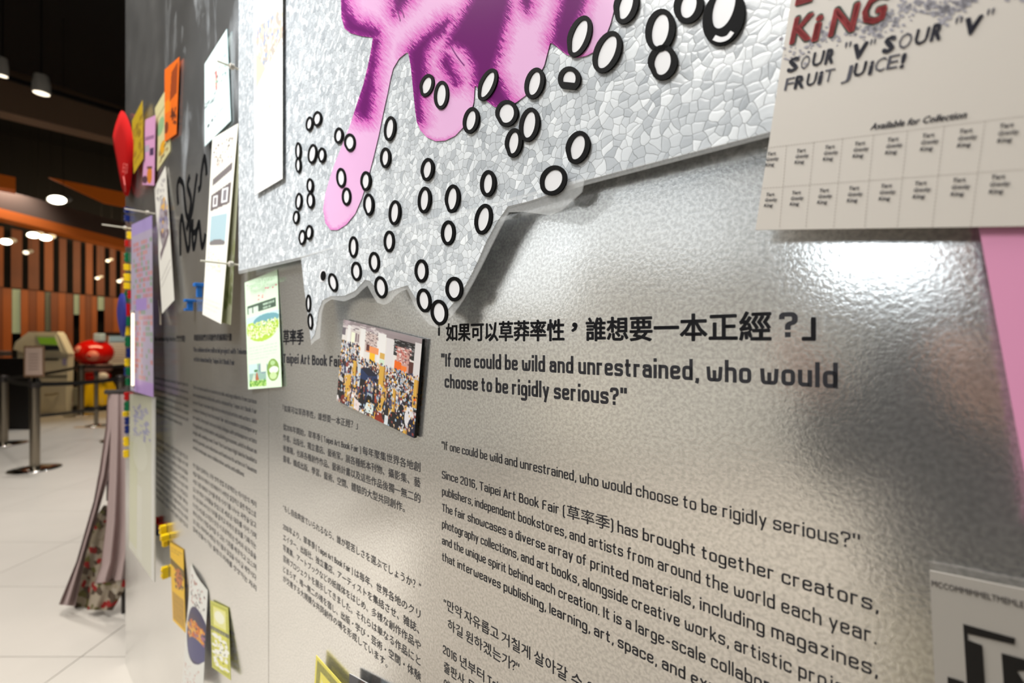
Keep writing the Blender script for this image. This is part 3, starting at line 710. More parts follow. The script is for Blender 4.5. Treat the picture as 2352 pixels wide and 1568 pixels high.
# column 2
wall_text(wall, '草率季', 650, 697, 0.006, 0.0310, m=INKG, bold=0.022)
wall_text(wall, 'Taipei Art Book Fair', 650, 786, 0.0745, 0.0262, m=INKG, bold=0.014)
e3 = 0.0142
wall_text(wall, '「如果可以草莽率性，誰想要一本正經？」', 649, 821, 0.242, e3)
for s, k, x1 in [('從2016年開始，草率季 ( Taipei Art Book Fair ) 每年聚集世界各地創', .307, 965),
                 ('作者、出版社、獨立書店、藝術家，展各種紙本刊物、攝影集、藝', .344, 965),
                 ('術書籍，也展各種創作作品、藝術計畫以及這些作品後獨一無二的', .381, 965),
                 ('靈魂，構成出版、學習、藝術、空間、體驗的大型共同創作。', .418, 929),
                 ('"もし自由奔放でいられるなら、誰が堅苦しさを選ぶでしょうか？"', .590, 966),
                 ('2016年より、草率季 ( Taipei Art Book Fair ) は毎年、世界各地のクリ', .655, 965),
                 ('エイター、出版社、独立書店、アーティストを集結させ、雑誌、', .692, 962),
                 ('写真集、アートブックなどの紙媒体をはじめ、多様な創作作品や', .729, 966),
                 ('芸術プロジェクトを展示してきました。それらは単なる作品にと', .766, 965),
                 ('どまらず、唯一無二の魂を宿し、出版・学び・芸術・空間・体験', .803, 966),
                 ('が交差する大規模な共同創作の場を形成しています。', .836, 889)]:
    wall_text(wall, s, 650, x1, k, e3)
# column 1b and 1a: far along the wall, out of focus
wall_text(wall, '與藝術家們共同創作的編輯計畫', 445, 532, -0.006, 0.0195, bold=0.02, res=1)
wall_text(wall, 'The collaborative editorial project with Taiwanese', 444, 578, 0.052, 0.0190, bold=0.012, res=1)
wall_text(wall, 'artists launched by Taipei Art Book Fair', 445, 538, 0.100, 0.0190, bold=0.012, res=1)
LAT = ['The Fourteen works on several scrolls and ingredients from curious', 'and experimental editorial works initiated by Taipei Art Book Fair', 'across Taiwan, Fourteen High Works invites local artists and writers. With',
       'creative thinking from the book fair and a modern contemporary', 'art market, the project acts as a lively dialogue with contemporary artists',
       'through books, printed matter and publishing processes, which is shown as', 'a high wall, reading room, from The Fourteen High Works booklets', 'and the journals, and collections and features its writers in Taiwan’s',
       'artistic landscape, more collaborative works and editions.']
KOR = ['작가들과 함께하는 공동 창작 편집 프로젝트는 타이완의 여러', '예술가들과 타이페이 아트북페어가 시작한 실험적인 출판 작업으로', '서로 다른 매체와 언어를 통해 이야기를 나누는 과정을 담고',
       '있으며 책과 인쇄물을 중심으로 새로운 대화를 이어 가며', '작가와 독자 사이의 거리를 좁히고 지역의 문화를 기록하는', '다양한 시도를 소개한다 또한 이 프로젝트는 전시와 워크숍을',
       '통해 관객이 직접 참여할 수 있는 기회를 제공하고 있으며', '앞으로도 계속해서 새로운 작가들과 협업을 이어 갈 예정이다', '함께 만들어 가는 출판의 미래를 상상하는 자리']
for i, s in enumerate(LAT): wall_text(wall, s, 443, 589 if i < 8 else 561, 0.2405 + 0.0384 * i, 0.0148, res=1)
for i, s in enumerate(KOR): wall_text(wall, s, 443, 588, 0.640 + 0.0404 * i, 0.0150, res=1)
wall_text(wall, 'The Fourteen High Works (竹竹館)', 354, 425, -0.002, 0.022, bold=0.014, res=1)
for i in range(7): wall_text(wall, LAT[(i * 2 + 1) % 9], 356, 432 if i < 6 else 418, 0.236 + 0.0365 * i, 0.0148, res=1)
for i in range(10): wall_text(wall, KOR[(i * 2 + 1) % 9], 356, 431, 0.620 + 0.0400 * i, 0.0150, res=1)

# marker scrawl
def stroke(parent, name, pts, w, m, h=0.0006):
    V, Fc = [], []
    P3 = [L(x, y, h) for x, y in pts]
    # smooth
    Q = []
    for i in range(len(P3) - 1):
        p0, p1, p2, p3 = P3[max(i - 1, 0)], P3[i], P3[i + 1], P3[min(i + 2, len(P3) - 1)]
        for k in range(6):
            t = k / 6
            Q.append(0.5 * ((2 * p1) + (p2 - p0) * t + (2 * p0 - 5 * p1 + 4 * p2 - p3) * t * t + (3 * p1 - p0 - 3 * p2 + p3) * t ** 3))
    Q.append(P3[-1])
    for i, p in enumerate(Q):
        d = (Q[min(i + 1, len(Q) - 1)] - Q[max(i - 1, 0)]).normalized(); s = Vector((-d.y, d.x, 0)) * (w / 2)
        V += [p + s, p - s]
    Fc = [(2 * i, 2 * i + 1, 2 * i + 3, 2 * i + 2) for i in range(len(Q) - 1)]
    return part(parent, name, V, Fc, m)
g = lambda pts: [(340 + x / 3.92, 350 + y / 3.92) for x, y in pts]
MARK = mat('black_marker', (0.03, 0.03, 0.04), 0.8, spec=0.05)
for pts, w in [([(270, 470), (262, 320), (280, 245), (315, 290), (328, 420), (345, 560), (375, 610)], .020), ([(375, 210), (355, 300), (385, 430), (365, 600), (345, 700)], .020),
               ([(440, 190), (425, 300), (400, 500), (380, 620), (405, 720), (440, 690), (455, 630)], .018), ([(450, 340), (470, 300), (480, 180), (505, 40), (522, 130), (525, 205)], .018),
               ([(290, 930), (288, 760), (292, 620), (305, 580), (325, 700), (352, 870), (372, 830), (375, 640)], .020), ([(400, 600), (398, 750), (408, 865), (425, 800), (440, 690), (458, 630), (470, 740), (485, 850), (505, 800), (515, 730)], .018)]:
    stroke(wall, 'marker_stroke', g(pts), w, MARK)
bpy_tmp_done = False

# ================================================================== THE ART BOARD
HB, HL = 0.019, 0.027                      # how far the two sheets stand off the wall
board = thing('foam_art_board', 'tall foam-bead patterned acrylic board with a pink dripping figure and black rings', 'art board', WM, L(548, 640, HB))
def plate(pts, h, t=0.003):
    """flat outline at front height h, t thick"""
    return prism([Vector((p.x, p.y, h)) for p in pts], (0, 0, -t))
def polymesh(pts, h, t, step=None):
    bm = bmesh.new(); vs = [bm.verts.new((p.x, p.y, h)) for p in pts]; f = bm.faces.new(vs)
    r = bmesh.ops.extrude_face_region(bm, geom=[f]); nv = [v for v in r['geom'] if isinstance(v, bmesh.types.BMVert)]
    for v in nv: v.co.z -= t
    bmesh.ops.triangulate(bm, faces=[f for f in bm.faces if len(f.verts) > 4]); bm.verts.index_update()
    V = [v.co.copy() for v in bm.verts]; Fc = [tuple(v.index for v in f.verts) for f in bm.faces]; bm.free(); return V, Fc
def smoothpx(pts, n=5):
    Q = []; N = len(pts)
    for i in range(N):
        p0, p1, p2, p3 = [np.array(pts[(i + k - 1) % N], float) for k in range(4)]
        for k in range(n):
            t = k / n; Q.append(tuple(0.5 * ((2 * p1) + (p2 - p0) * t + (2 * p0 - 5 * p1 + 4 * p2 - p3) * t * t + (3 * p1 - p0 - 3 * p2 + p3) * t ** 3)))
    return Q
lx = L(548, 625, HB).x; rx = L(2350, 210, HB).x; TOPZ = 2.55
up = [Vector((lx, TOPZ, 0)), Vector((rx, TOPZ, 0)), L(2350, 148, HB), L(1760, 305, HB), L(1344, 414, HB), L(1160, 468, HB), L(690, 590, HB), L(548, 622, HB)]
part(board, 'upper_sheet', *polymesh(up, HB, 0.0015), FOAM)
mg = [L(548, 618, HB), L(690, 586, HB), L(1160, 464, HB), L(1344, 410, HB), L(1760, 301, HB), L(2350, 144, HB), L(2350, 158, HB), L(1760, 315, HB), L(1344, 424, HB), L(1160, 478, HB), L(690, 596, HB), L(548, 629, HB)]
part(board, 'upper_sheet_rim', *polymesh(mg, HB + .0004, 0.0022), CLEAR, label='clear acrylic lower rim')
low_out = [(690, 590), (870, 531), (1100, 474), (1342, 408), (1336, 440), (1312, 462), (1290, 482), (1264, 494), (1200, 486), (1168, 487), (1150, 520), (1130, 560), (1108, 605), (1085, 650), (1062, 690), (1040, 722), (1022, 742), (1005, 753), (985, 745), (966, 722),
           (950, 700), (934, 664), (922, 668), (908, 678), (896, 693), (882, 700), (866, 695), (853, 674), (843, 655), (832, 664), (815, 681), (790, 692), (760, 687), (744, 698), (738, 718), (736, 745), (734, 776), (722, 783), (714, 792), (712, 770), (706, 720), (697, 655)]
low_in = [(692, 594), (870, 538), (1100, 482), (1300, 428), (1262, 446), (1215, 462), (1166, 474), (1140, 512), (1118, 552), (1098, 598), (1075, 645), (1050, 685), (1028, 712), (1010, 728), (1000, 732), (985, 722), (968, 700),
          (952, 680), (936, 655), (920, 660), (903, 666), (886, 672), (866, 664), (850, 645), (838, 642), (815, 668), (790, 679), (760, 680), (740, 690), (731, 715), (727, 745), (722, 768), (714, 780), (707, 720), (698, 655)]
part(board, 'lower_sheet', *polymesh([L(x, y, HL) for x, y in low_in], HL, 0.0013), FOAM)
part(board, 'lower_sheet_rim', *polymesh([L(x, y, HL) for x, y in low_out], HL - .0002, 0.0015), CLEAR, label='clear wavy acrylic rim of the lower sheet')

# the pink figure, printed flat on the upper sheet
fig = [(800, -150), (782, -60), (783, 0), (784, 40), (791, 65), (805, 76), (830, 83), (856, 86), (853, 110), (845, 150), (834, 195), (819, 240), (803, 290), (787, 330), (770, 372), (757, 410), (747, 445), (742, 480), (747, 512), (759, 528),
       (776, 528), (796, 515), (816, 490), (831, 455), (845, 410), (858, 360), (870, 310), (880, 260), (890, 215), (897, 180), (903, 157), (917, 134), (937, 118), (943, 150), (948, 200), (953, 250), (957, 280), (966, 300), (980, 315),
       (1000, 324), (1022, 323), (1045, 312), (1066, 290), (1080, 265), (1088, 235), (1091, 191), (1100, 210), (1115, 230), (1135, 245), (1150, 249), (1166, 243), (1186, 235), (1206, 220), (1230, 190), (1250, 150), (1264, 97),
       (1280, 108), (1300, 125), (1325, 133), (1347, 128), (1370, 116), (1385, 98), (1402, 55), (1416, 0), (1440, -150)]
dark = [[(783, 0), (785, 40), (792, 65), (805, 76), (830, 83), (856, 88), (872, 84), (866, 66), (845, 58), (820, 48), (803, 30), (795, 5), (792, -60), (780, -60)],
        [(855, 86), (872, 92), (864, 140), (858, 200), (853, 250), (846, 274), (826, 272), (816, 250), (835, 190), (848, 140)],
        [(905, -150), (904, 34), (921, 20), (940, 0), (962, -40), (965, -150)],
        [(937, 118), (965, 90), (1000, 62), (1028, 42), (1036, 48), (1018, 76), (995, 92), (981, 115), (976, 150), (979, 180), (968, 230), (968, 275), (958, 284), (950, 240), (944, 170)],
        [(1019, 124), (1030, 130), (1045, 163), (1056, 188), (1045, 195), (1033, 180), (1014, 148)],
        [(1085, -150), (1083, 0), (1060, 40), (1035, 80), (1027, 104), (1050, 103), (1068, 113), (1089, 150), (1091, 192), (1115, 230), (1150, 249), (1172, 236), (1152, 190), (1134, 160), (1150, 100), (1163, 40), (1172, 0), (1180, -150)],
        [(1201, -40), (1200, 10), (1212, 27), (1220, 10), (1214, -40)],
        [(1300, -150), (1293, 0), (1266, 98), (1300, 127), (1318, 116), (1320, 60), (1338, 20), (1348, -20), (1355, -150)]]
def segdist(X, Y, pts, closed=True):
    D = np.full(X.shape, 1e9); NX = np.zeros(X.shape); NY = np.zeros(X.shape); n = len(pts)
    for i in range(n if closed else n - 1):
        ax, ay = pts[i]; bx, by = pts[(i + 1) % n]; dx, dy = bx - ax, by - ay; l2 = dx * dx + dy * dy + 1e-9
        t = np.clip(((X - ax) * dx + (Y - ay) * dy) / l2, 0, 1); px, py = ax + t * dx, ay + t * dy
        d = np.hypot(X - px, Y - py); m = d < D; D[m] = d[m]; NX[m] = px[m]; NY[m] = py[m]
    return D, NX, NY
def px_print(parent, name, outline, h, colfn, step=2.0, m=None, y0=None):
    xs = [p[0] for p in outline]; ys = [p[1] for p in outline]
    gx = np.arange(min(xs) - step, max(xs) + 2 * step, step); gy = np.arange(min(ys) - step, max(ys) + 2 * step, step)
    X, Y = np.meshgrid(gx, gy); ins = inpoly(X, Y, outline); D, NX, NY = segdist(X, Y, outline)
    Cc = colfn(X, Y, D); X2 = np.where(ins, X, NX); Y2 = np.where(ins, Y, NY)
    keep = ins[:-1, :-1] | ins[1:, :-1] | ins[:-1, 1:] | ins[1:, 1:]
    used = np.zeros(X.shape, bool)
    for a in (slice(None, -1), slice(1, None)):
        for b in (slice(None, -1), slice(1, None)): used[a, b] |= keep
    idx = -np.ones(X.shape, int); idx[used] = np.arange(used.sum())
    q = CT * (X2[used] - XV); d = DW - h
    ax_ = d * (ST * (X2[used] - CX) - CT * F) / q; zz = HC + (CY - Y2[used]) * d / q
    V = np.stack([ax_, zz, np.full_like(ax_, h)], 1)
    j, i = np.nonzero(keep)
    Fc = np.stack([idx[j, i], idx[j + 1, i], idx[j + 1, i + 1], idx[j, i + 1]], 1).tolist()
    return part(parent, name, V.tolist(), Fc, m or GLOSSPRINT, cols=Cc[used])
LP, MG, DP, VP_ = [np.array(lin(c)) for c in ((0.91, 0.72, 0.88), (0.84, 0.38, 0.73), (0.43, 0.15, 0.42), (0.56, 0.20, 0.53))]
def figcol(X, Y, D):
    rs = np.random.RandomState(3)
    ins = np.zeros(X.shape, bool); dm = np.full(X.shape, 1e9)
    for p in dark:
        i = inpoly(X, Y, p); d, _, _ = segdist(X, Y, p); ins |= i; dm = np.minimum(dm, np.where(i, -d, d))
    # short hatched strokes break up the edge of the shadow
    nr = rs.normal(0, 1, X.shape); hat = 5 * (nr + np.roll(nr, (1, 1), (0, 1)) + np.roll(nr, (2, 2), (0, 1)) + np.roll(nr, (3, 3), (0, 1))) / 2
    d = dm + hat * np.clip((dm + 14) / 14, 0, 1)
    s = lambda a, b: np.clip((d - a) / (b - a), 0, 1)[..., None]
    c = DP * (1 - s(-12, 0)) + VP_ * s(-12, 0)
    c = c * (1 - s(0, 4)) + MG * s(0, 4); t2 = s(4, 36) ** 0.8
    c = c * (1 - t2) + LP * t2
    e = (np.clip(1 - (D + rs.normal(0, 1.5, X.shape)) / 9, 0, 1) * np.clip((d - 2) / 8, 0, 1) * np.maximum.reduce([np.clip(1.3 - np.hypot(X - a_, Y - b_) / 60, 0, 1) for a_, b_ in ((765, 525), (1005, 322), (1160, 248), (1330, 130))]))[..., None] * 0.8
    return c * (1 - e) + MG * e
px_print(board, 'pink_figure', fig, HB + .0012, figcol, 2.0)
for pts in ([(912, 25), (916, 36), (919, 48)], [(921, 20), (925, 30), (928, 40)], [(1035, 106), (1050, 130), (1066, 150)]):
    stroke(board, 'figure_line', pts, .0016, mat('dark_purple_ink', (0.5, 0.16, 0.48), 0.3), HB + .0016)

# black rings with white centres, each a raised sticker
def ring(cx, cy, a, b, tilt=0.0, low=False, dot=False, dent=0.0, half=False, k=1.0, ioff=(0, 0)):
    hb = (HL if low else HB + .0013); n = 28
    tx, ty = 8.2 * ((cx - XV) / 1127) ** 2 * k, 0.0078 * (cx - XV) * k
    ca, sa = math.cos(tilt), math.sin(tilt)
    def loop(ra, rb, ph=0.0, h=0.0, dd=dent):
        out = []
        for i in range(n):
            t = 2 * PI * i / n; w = 1 - dd * math.exp(-((t - ph + PI) % (2 * PI) - PI) ** 2 / .12)
            x, y = ra * math.cos(t) * w, rb * math.sin(t) * w
            if half: y = min(y, rb * (0.80 if ra == a else 0.42))
            out.append(L(cx + x * ca - y * sa, cy + x * sa + y * ca, h))
        return out
    top, base = hb + .0016, hb
    O1, O0 = loop(a, b, 2.4, top), loop(a, b, 2.4, base)
    for p, r in zip(O0, O1): p.x, p.y = r.x, r.y
    if dot:
        V = O1 + O0; Fc = [tuple(range(n))] + [(i, (i + 1) % n, n + (i + 1) % n, n + i) for i in range(n)]
        Wt = loop(a * 1.5, b * 1.35, 0, hb + .0004, 0); part(board, 'sticker_halo', Wt, [tuple(range(n))], WHITEV)
        return part(board, 'ring_sticker', V, Fc, BLACKV, label='solid black dot sticker with a thin white halo')
    ia, ib = max(a - tx, a * .35), max(b - ty, b * .45)
    cx += ioff[0]; cy += ioff[1]; I1 = loop(ia, ib, 2.4, top); I0 = [Vector((p.x, p.y, base)) for p in I1]
    V = O1 + I1 + I0 + O0
    Fc = []
    for i in range(n):
        j = (i + 1) % n; Fc += [(i, j, n + j, n + i), (n + i, n + j, 2 * n + j, 2 * n + i), (3 * n + i, 3 * n + j, j, i)]
    o = part(board, 'ring_sticker', V, Fc, BLACKV)
    me = bpy.data.meshes.new('sticker_centre'); me.from_pydata([tuple(Vector((p.x, p.y, base + .0007)) - LOCS[board.name]) for p in I1], [], [tuple(range(n))])
    me.materials.append(WHITEV); c = bpy.data.objects.new('sticker_centre', me); COL.objects.link(c); c.parent = o
RINGS = [(709.6, 284, 8, 17, .12), (727.6, 272.5, 10, 18, .12), (777, 311, 10, 19, .08), (802.6, 327, 13, 21, 0), (684, 346, 6.5, 20, 0), (684, 379, 6.5, 18, 0), (716.5, 353, 10, 23, .12), (738, 356, 9, 18, .05),
    (894.5, 295, 13, 29, .12), (884, 362, 12, 24, .06), (782.7, 408, 11, 23, -.05), (839, 415.6, 12, 23, .05), (795, 451, 10.5, 21, 0), (845.5, 469.6, 12, 26, 0), (711, 425.6, 7.5, 17, 0), (712, 460, 8.5, 19, 0),
    (685, 462, 7.5, 20, .08), (679, 499, 7, 16, .08), (709, 533.5, 8, 17.5, .08), (693, 545, 8, 18, .08), (905.6, 488, 13.5, 29, .08), (980.6, 389, 15, 27, .14), (974, 459, 15, 31, .08), (1038, 456, 17, 33, .1),
    (1120, 421, 18, 31, .08), (979.5, 195.6, 16, 27, .3), (1013, 218, 17, 33, .08), (1119, 194, 19, 40, .42), (1081, 276, 18, 31, .2),
    (1163, 260, 26, 31, .15), (1215, 286, 23, 40, .18), (1179, 327.6, 20, 34, .15), (1227, 191, 22, 37, .25), (1330, 83, 26, 50, .35), (1394, 119, 30, 51, .4), (1437, 12, 28, 44, .3), (1516, 69, 34, 50, .18),
    (1521, 143, 34, 41, .2), (1581, 12, 34, 42, .25), (1326, 338, 27, 39, .3)]
LOWR = [(1109.6, 503, 20, 36, .2), (1028.5, 534.6, 16.5, 29, .05), (893, 554, 12.5, 25, .02), (1270, 414, 30, 36, .5), (810.7, 567, 10.5, 25, .0), (858.7, 601.8, 12.5, 24, -.05), (817.6, 622.8, 12, 22.5, -.06), (764, 648.5, 10.5, 22, -.2), (874, 659.6, 14.5, 26, -.15), (967, 622, 15.5, 27, 0), (973, 689.7, 16.5, 28, -.12),
        (1008, 717.6, 19.5, 30, -.1), (1042.4, 663.6, 20, 28.5, 0), (707.6, 696.4, 6, 20.5, 0), (712, 738, 6.2, 19, -.05)]
for i, r in enumerate(RINGS): ring(*r, dent=[0, .12, 0, .08, 0, .1][i % 6], k=1.25 if r[0] > 1600 else 1)
for r in LOWR: ring(*r, low=True, dent=.03)
ring(1662, 38, 47, 68, .3, k=1.3, ioff=(0, -22))
stroke(board, 'sticker_crescent', [(1640, 86), (1655, 91), (1671, 86), (1682, 73)], .0035, WHITEV, HB + .0036)
ring(741.5, 633, 5.5, 11, .1, low=True, dot=True); ring(1307, 181, 26, 29, .1, half=True)

# ================================================================== PAPERS ON THE WALL
IVORY = (0.90, 0.89, 0.86)
def paper(name, label, cat, q, cv, **k):
    base = (q[2] + q[3]) / 2
    t = thing(name, label, cat, WM, base)
    side = k.pop('side', None)
    sheet(t, 'sheet', q, cv, side=side, **k)
    return t

# big poster, upper right ---------------------------------------------------
hp = 0.028
bl, tl_, br = L(1735, 528, hp), L(1802, -10, hp), L(2300, 520, hp)
ux = (br - bl).normalized(); uy = Vector((-ux.y, ux.x, 0)); hgt = (tl_ - bl).length
q = [bl + uy * .42, bl + uy * .42 + ux * .36, bl + ux * .36, bl]
cv = Canvas(30, 30, (0.80, 0.775, 0.74))
kp = thing('tear_off_poster', 'large ivory poster with red KiNG title and tear-off strips, upper right', 'poster', WM, bl)
sheet(kp, 'sheet', q, cv, thick=.0012, side=(0.70, 0.67, 0.62))
RINK, OL = mat('poster_red', (0.72, 0.12, 0.14), 0.5), mat('poster_green_line', (0.20, 0.27, 0.20), 0.5)
NAVY = mat('poster_navy', (0.17, 0.17, 0.24), 0.5); GREYP = mat('poster_grey_speck', (0.62, 0.61, 0.64), 0.6)
PUX = ux.copy(); PUY = uy.copy()
def ptext(s, p0, p1, em, m, bold=0, dh=0.0, shear=0.06, name='lettering', kl=.9):
    V, Fc, adv = text_line(s, kl, bold); h = hp + .0006 + dh
    a = L(p0[0], p0[1], h); w = (L(p1[0], p1[1], h) - a).dot(PUX)
    x0, x1 = V[:, 0].min(), V[:, 0].max(); sx = w / (x1 - x0)
    return part(kp, name, [a + PUX * ((v[0] - x0) * sx + shear * v[1] * em) + PUY * (v[1] * em) for v in V], Fc, m)
for s, p0, p1, em in [('K', (1812, 101), (1862, 92), .0235), ('i', (1862, 95), (1880, 90), .0235), ('N', (1901, 84), (1962, 68), .0235), ('G', (1972, 60), (2030, 47), .0235)]:
    ptext(s, p0, p1, em, OL, bold=.055); ptext(s, p0, p1, em * .97, RINK, bold=.022, dh=.0004)
for s, p0, p1, em in [('L', (1825, 12), (1865, 4), .0235), ('V', (1885, -2), (1925, -10), .0235)]:
    ptext(s, p0, p1, em, OL, bold=.055); ptext(s, p0, p1, em * .97, RINK, bold=.022, dh=.0004)
def varied(line, em):
    for s, x0, y0, x1, y1, b in line: ptext(s, (x0, y0), (x1, y1), em, NAVY, bold=b, kl=.8)
varied([('S', 1806, 166, 1831, 163, .04), ('O', 1836, 160, 1856, 156, .0), ('U', 1862, 153, 1888, 150, .02), ('R', 1892, 147, 1913, 143, .05), ('"', 1934, 132, 1948, 130, 0), ('V', 1952, 137, 1988, 130, .05), ('"', 1992, 126, 2004, 124, 0),
        ('S', 2024, 122, 2052, 118, .05), ('O', 2060, 114, 2090, 109, .0), ('U', 2097, 104, 2128, 100, .02), ('R', 2134, 94, 2160, 90, .05), ('"', 2186, 80, 2202, 78, 0), ('V', 2207, 82, 2250, 72, .05), ('"', 2258, 62, 2274, 60, 0)], .0122)
varied([('F', 1800, 208, 1820, 206, .0), ('R', 1822, 204, 1845, 201, .04), ('U', 1849, 198, 1872, 195, .02), ('i', 1876, 193, 1886, 192, .05), ('T', 1889, 190, 1912, 187, .0), ('J', 1932, 183, 1953, 180, .0), ('U', 1957, 176, 1985, 172, .02),
        ('i', 1992, 171, 2002, 169, .05), ('C', 2006, 166, 2030, 163, .0), ('E', 2034, 160, 2060, 157, .0), ('!', 2064, 156, 2076, 154, .03)], .0112)
ptext('Available for Collection', (1998, 298), (2218, 270), .0052, NAVY, bold=.02, shear=.2, kl=.8)
rs = random.Random(5); V, Fc = [], []
def blob(x, y, r, h):
    n = 7; k = len(V); V.extend([L(x + r * (1 + .3 * rs.random()) * math.cos(2 * PI * i / n), y + r * .8 * math.sin(2 * PI * i / n), h) for i in range(n)]); Fc.append(tuple(range(k, k + n)))
for i in range(420):                    # the band of grey spray behind the title
    t = rs.random() ** .8; x = 1785 + 570 * t; y = 118 - 165 * t + rs.gauss(0, 14) + 14 * math.sin(t * 20)
    blob(x, y, rs.uniform(1.5, 4.5) * (1 + t), hp + .0003)
o = part(kp, 'grey_spray', V, Fc, GREYP); o['kind'] = 'stuff'
cols1 = [(1765, 357), (1832, 350), (1897, 342), (1965, 334), (2040, 325), (2120, 316), (2205, 306), (2297, 294)]
cols2 = [(1762, 450), (1821, 446), (1884, 441), (1952, 436), (2025, 431), (2103, 425), (2190, 418), (2278, 411)]
for row in (cols1, cols2):
    for x, y in row:
        for i, s in enumerate(('Tart', 'Gravity', 'King')):
            w = [20, 28, 20][i] * (x / 1765) ** 2; yy = y + i * 12.5 * (x / 1765) ** 1.1; xx = x - 4 - i * 2
            ptext(s, (xx, yy), (xx + w, yy - w * .08), .0030, NAVY, bold=.02, shear=.15, name='strip_text')
DOT = mat('perforation', (0.68, 0.65, 0.62), 0.7)
V, Fc = [], []
def dashed(p, r, n):
    for i in range(n):
        for t0 in (i / n,):
            a = L(p[0] + (r[0] - p[0]) * t0, p[1] + (r[1] - p[1]) * t0, hp + .0003); b = L(p[0] + (r[0] - p[0]) * (t0 + .5 / n), p[1] + (r[1] - p[1]) * (t0 + .5 / n), hp + .0003)
            d = (b - a).normalized(); s = Vector((-d.y, d.x, 0)) * .00018; k = len(V); V.extend([a - s, b - s, b + s, a + s]); Fc.append((k, k + 1, k + 2, k + 3))
dashed((1757, 340), (2352, 266), 90); dashed((1748, 432), (2352, 388), 90)
for x0, x1 in [(1806, 1790), (1869, 1850), (1935, 1914), (2006, 1985), (2084, 2060), (2168, 2140), (2262, 2228)]: dashed((x0, 340 - (x0 - 1757) * .124), (x1, 524), 26)
o = part(kp, 'perforation_lines', V, Fc, DOT); o['kind'] = 'stuff'

def tilted(tl, dirn, w, hgt):
    """flat sheet from its top left corner, the direction of its left edge downward, width and height (m)"""
    dy = (dirn - tl).normalized(); dx = Vector((-dy.y, dy.x, 0)) * 1.0
    if dx.x < 0: dx = -dx
    return [tl, tl + dx * w, tl + dx * w + dy * hgt, tl + dy * hgt]
# pink flyer at the right edge ----------------------------------------------
hh = 0.024
d0, d1 = L(2248, 520, hh), L(2352, 1078, hh); dn = (d1 - d0).normalized()
q = tilted(d0 - dn * .03, d1, 0.105, 0.20)
cv = Canvas(90, 150, (0.86, 0.58, 0.72))
# measured from the picture: black block, faded picture with blue pool and ochre bands, small text
cv.rect(.30, .10, .95, .24, (0.03, 0.02, 0.03)); cv.lines(.50, .11, .95, .23, 4, (0.84, 0.60, 0.72), .9, 3, .4)
cv.rect(.20, .30, .95, .60, (0.66, 0.48, 0.62)); cv.rect(.20, .36, .95, .52, (0.48, 0.50, 0.70)); cv.ell(.62, .43, .25, .05, (0.80, 0.52, 0.70))
cv.rect(.20, .34, .95, .375, (0.62, 0.54, 0.32)); cv.ell(.42, .355, .12, .016, (0.35, 0.25, 0.22)); cv.rect(.20, .51, .95, .535, (0.70, 0.58, 0.35))
cv.lines(.30, .64, .92, .82, 5, (0.45, 0.28, 0.38), .8, 4)
paper('pink_flyer', 'pink flyer cut off by the right edge, tucked below the ivory poster', 'flyer', q, cv)
# grey poster at the lower right ---------------------------------------------
hh = 0.008
d0, d1, d2 = L(2135, 1310, hh), L(2147, 1568, hh), L(2352, 1354, hh)
ux = (d2 - d0).normalized(); uy = (d1 - d0).normalized()
q = [d0, d0 + ux * .11, d0 + ux * .11 + uy * .15, d0 + uy * .15]
gp = paper('outlined_letter_poster', 'grey poster with big black-edged capital T, lower right corner', 'poster', q, Canvas(12, 12, (0.63, 0.61, 0.58)), thick=.0015)
def ppoly(pts, m, h=hh + .0008, par=gp, name='letter'):
    v, f = polymesh([L(x, y, h) for x, y in pts], h, .0003); return part(par, name, v, f, m)
PB = mat('poster_black', (0.03, 0.02, 0.02), 0.5)
ppoly([(2212, 1433), (2332, 1466), (2330, 1480), (2222, 1454), (2223, 1470), (2256, 1482), (2262, 1568), (2266, 1640), (2225, 1640), (2218, 1530)], PB)
ppoly([(2300, 1500), (2352, 1514), (2400, 1528), (2400, 1560), (2352, 1540), (2336, 1540), (2352, 1566), (2400, 1600), (2400, 1680), (2310, 1640), (2305, 1568)], PB)
ppoly([(2176, 1554), (2215, 1566), (2216, 1600), (2178, 1600)], PB)
plane_text(gp, 'MCCOMMIMMELTMEMLE', (2140, 1345), (2352, 1396), .0048, hh + .0008, mat('grey_ink', (0.33, 0.31, 0.31), 0.6), bold=.01, kl=.9)

# photograph on a board ----------------------------------------------------
q = [L(789, 733, .007), L(970, 778, .007), L(951, 1006, .007), L(773, 920, .007)]
cv = Canvas(200, 170, (0.90, 0.88, 0.86)); R = random.Random(11)
cv.rect(0, 0, 1, .05, (0.62, 0.57, 0.58))
cv.speckle(0, 0, .6, .10, [(0.72, 0.66, 0.68), (0.84, 0.80, 0.80), (0.60, 0.55, 0.56)], 60, .04, .012, 2)
for u0, u1 in [(.08, .12), (.27, .33), (.50, .60)]: cv.rect(u0, .05, u1, .5, (0.93, 0.92, 0.91))
cv.rect(.13, .10, .26, .42, (0.84, 0.80, 0.78)); cv.rect(.14, .12, .19, .3, (0.95, 0.96, 0.86)); cv.rect(.20, .12, .22, .22, (0.5, .42, .45)); cv.rect(.23, .13, .25, .22, (0.55, .47, .48))
cv.rect(.0, .09, .05, .18, (0.45, .42, .45)); cv.rect(.34, .08, .49, .30, (0.80, 0.72, 0.70)); cv.speckle(.34, .06, .50, .22, [(0.6, .52, .52), (.88, .84, .82), (.4, .35, .36)], 60, .012, .006, 3)
cv.rect(.60, .03, 1, .08, (0.60, 0.55, 0.56)); cv.rect(.61, .08, .70, .5, (0.88, 0.86, 0.86)); cv.rect(.70, .07, .93, .24, (0.17, 0.16, 0.17))
cv.speckle(.70, .07, .93, .2, [(0.42, .40, .42), (.10, .10, .11), (.6, .6, .6)], 50, .02, .004, 4); cv.rect(.93, .05, 1, .45, (0.86, 0.84, 0.84))
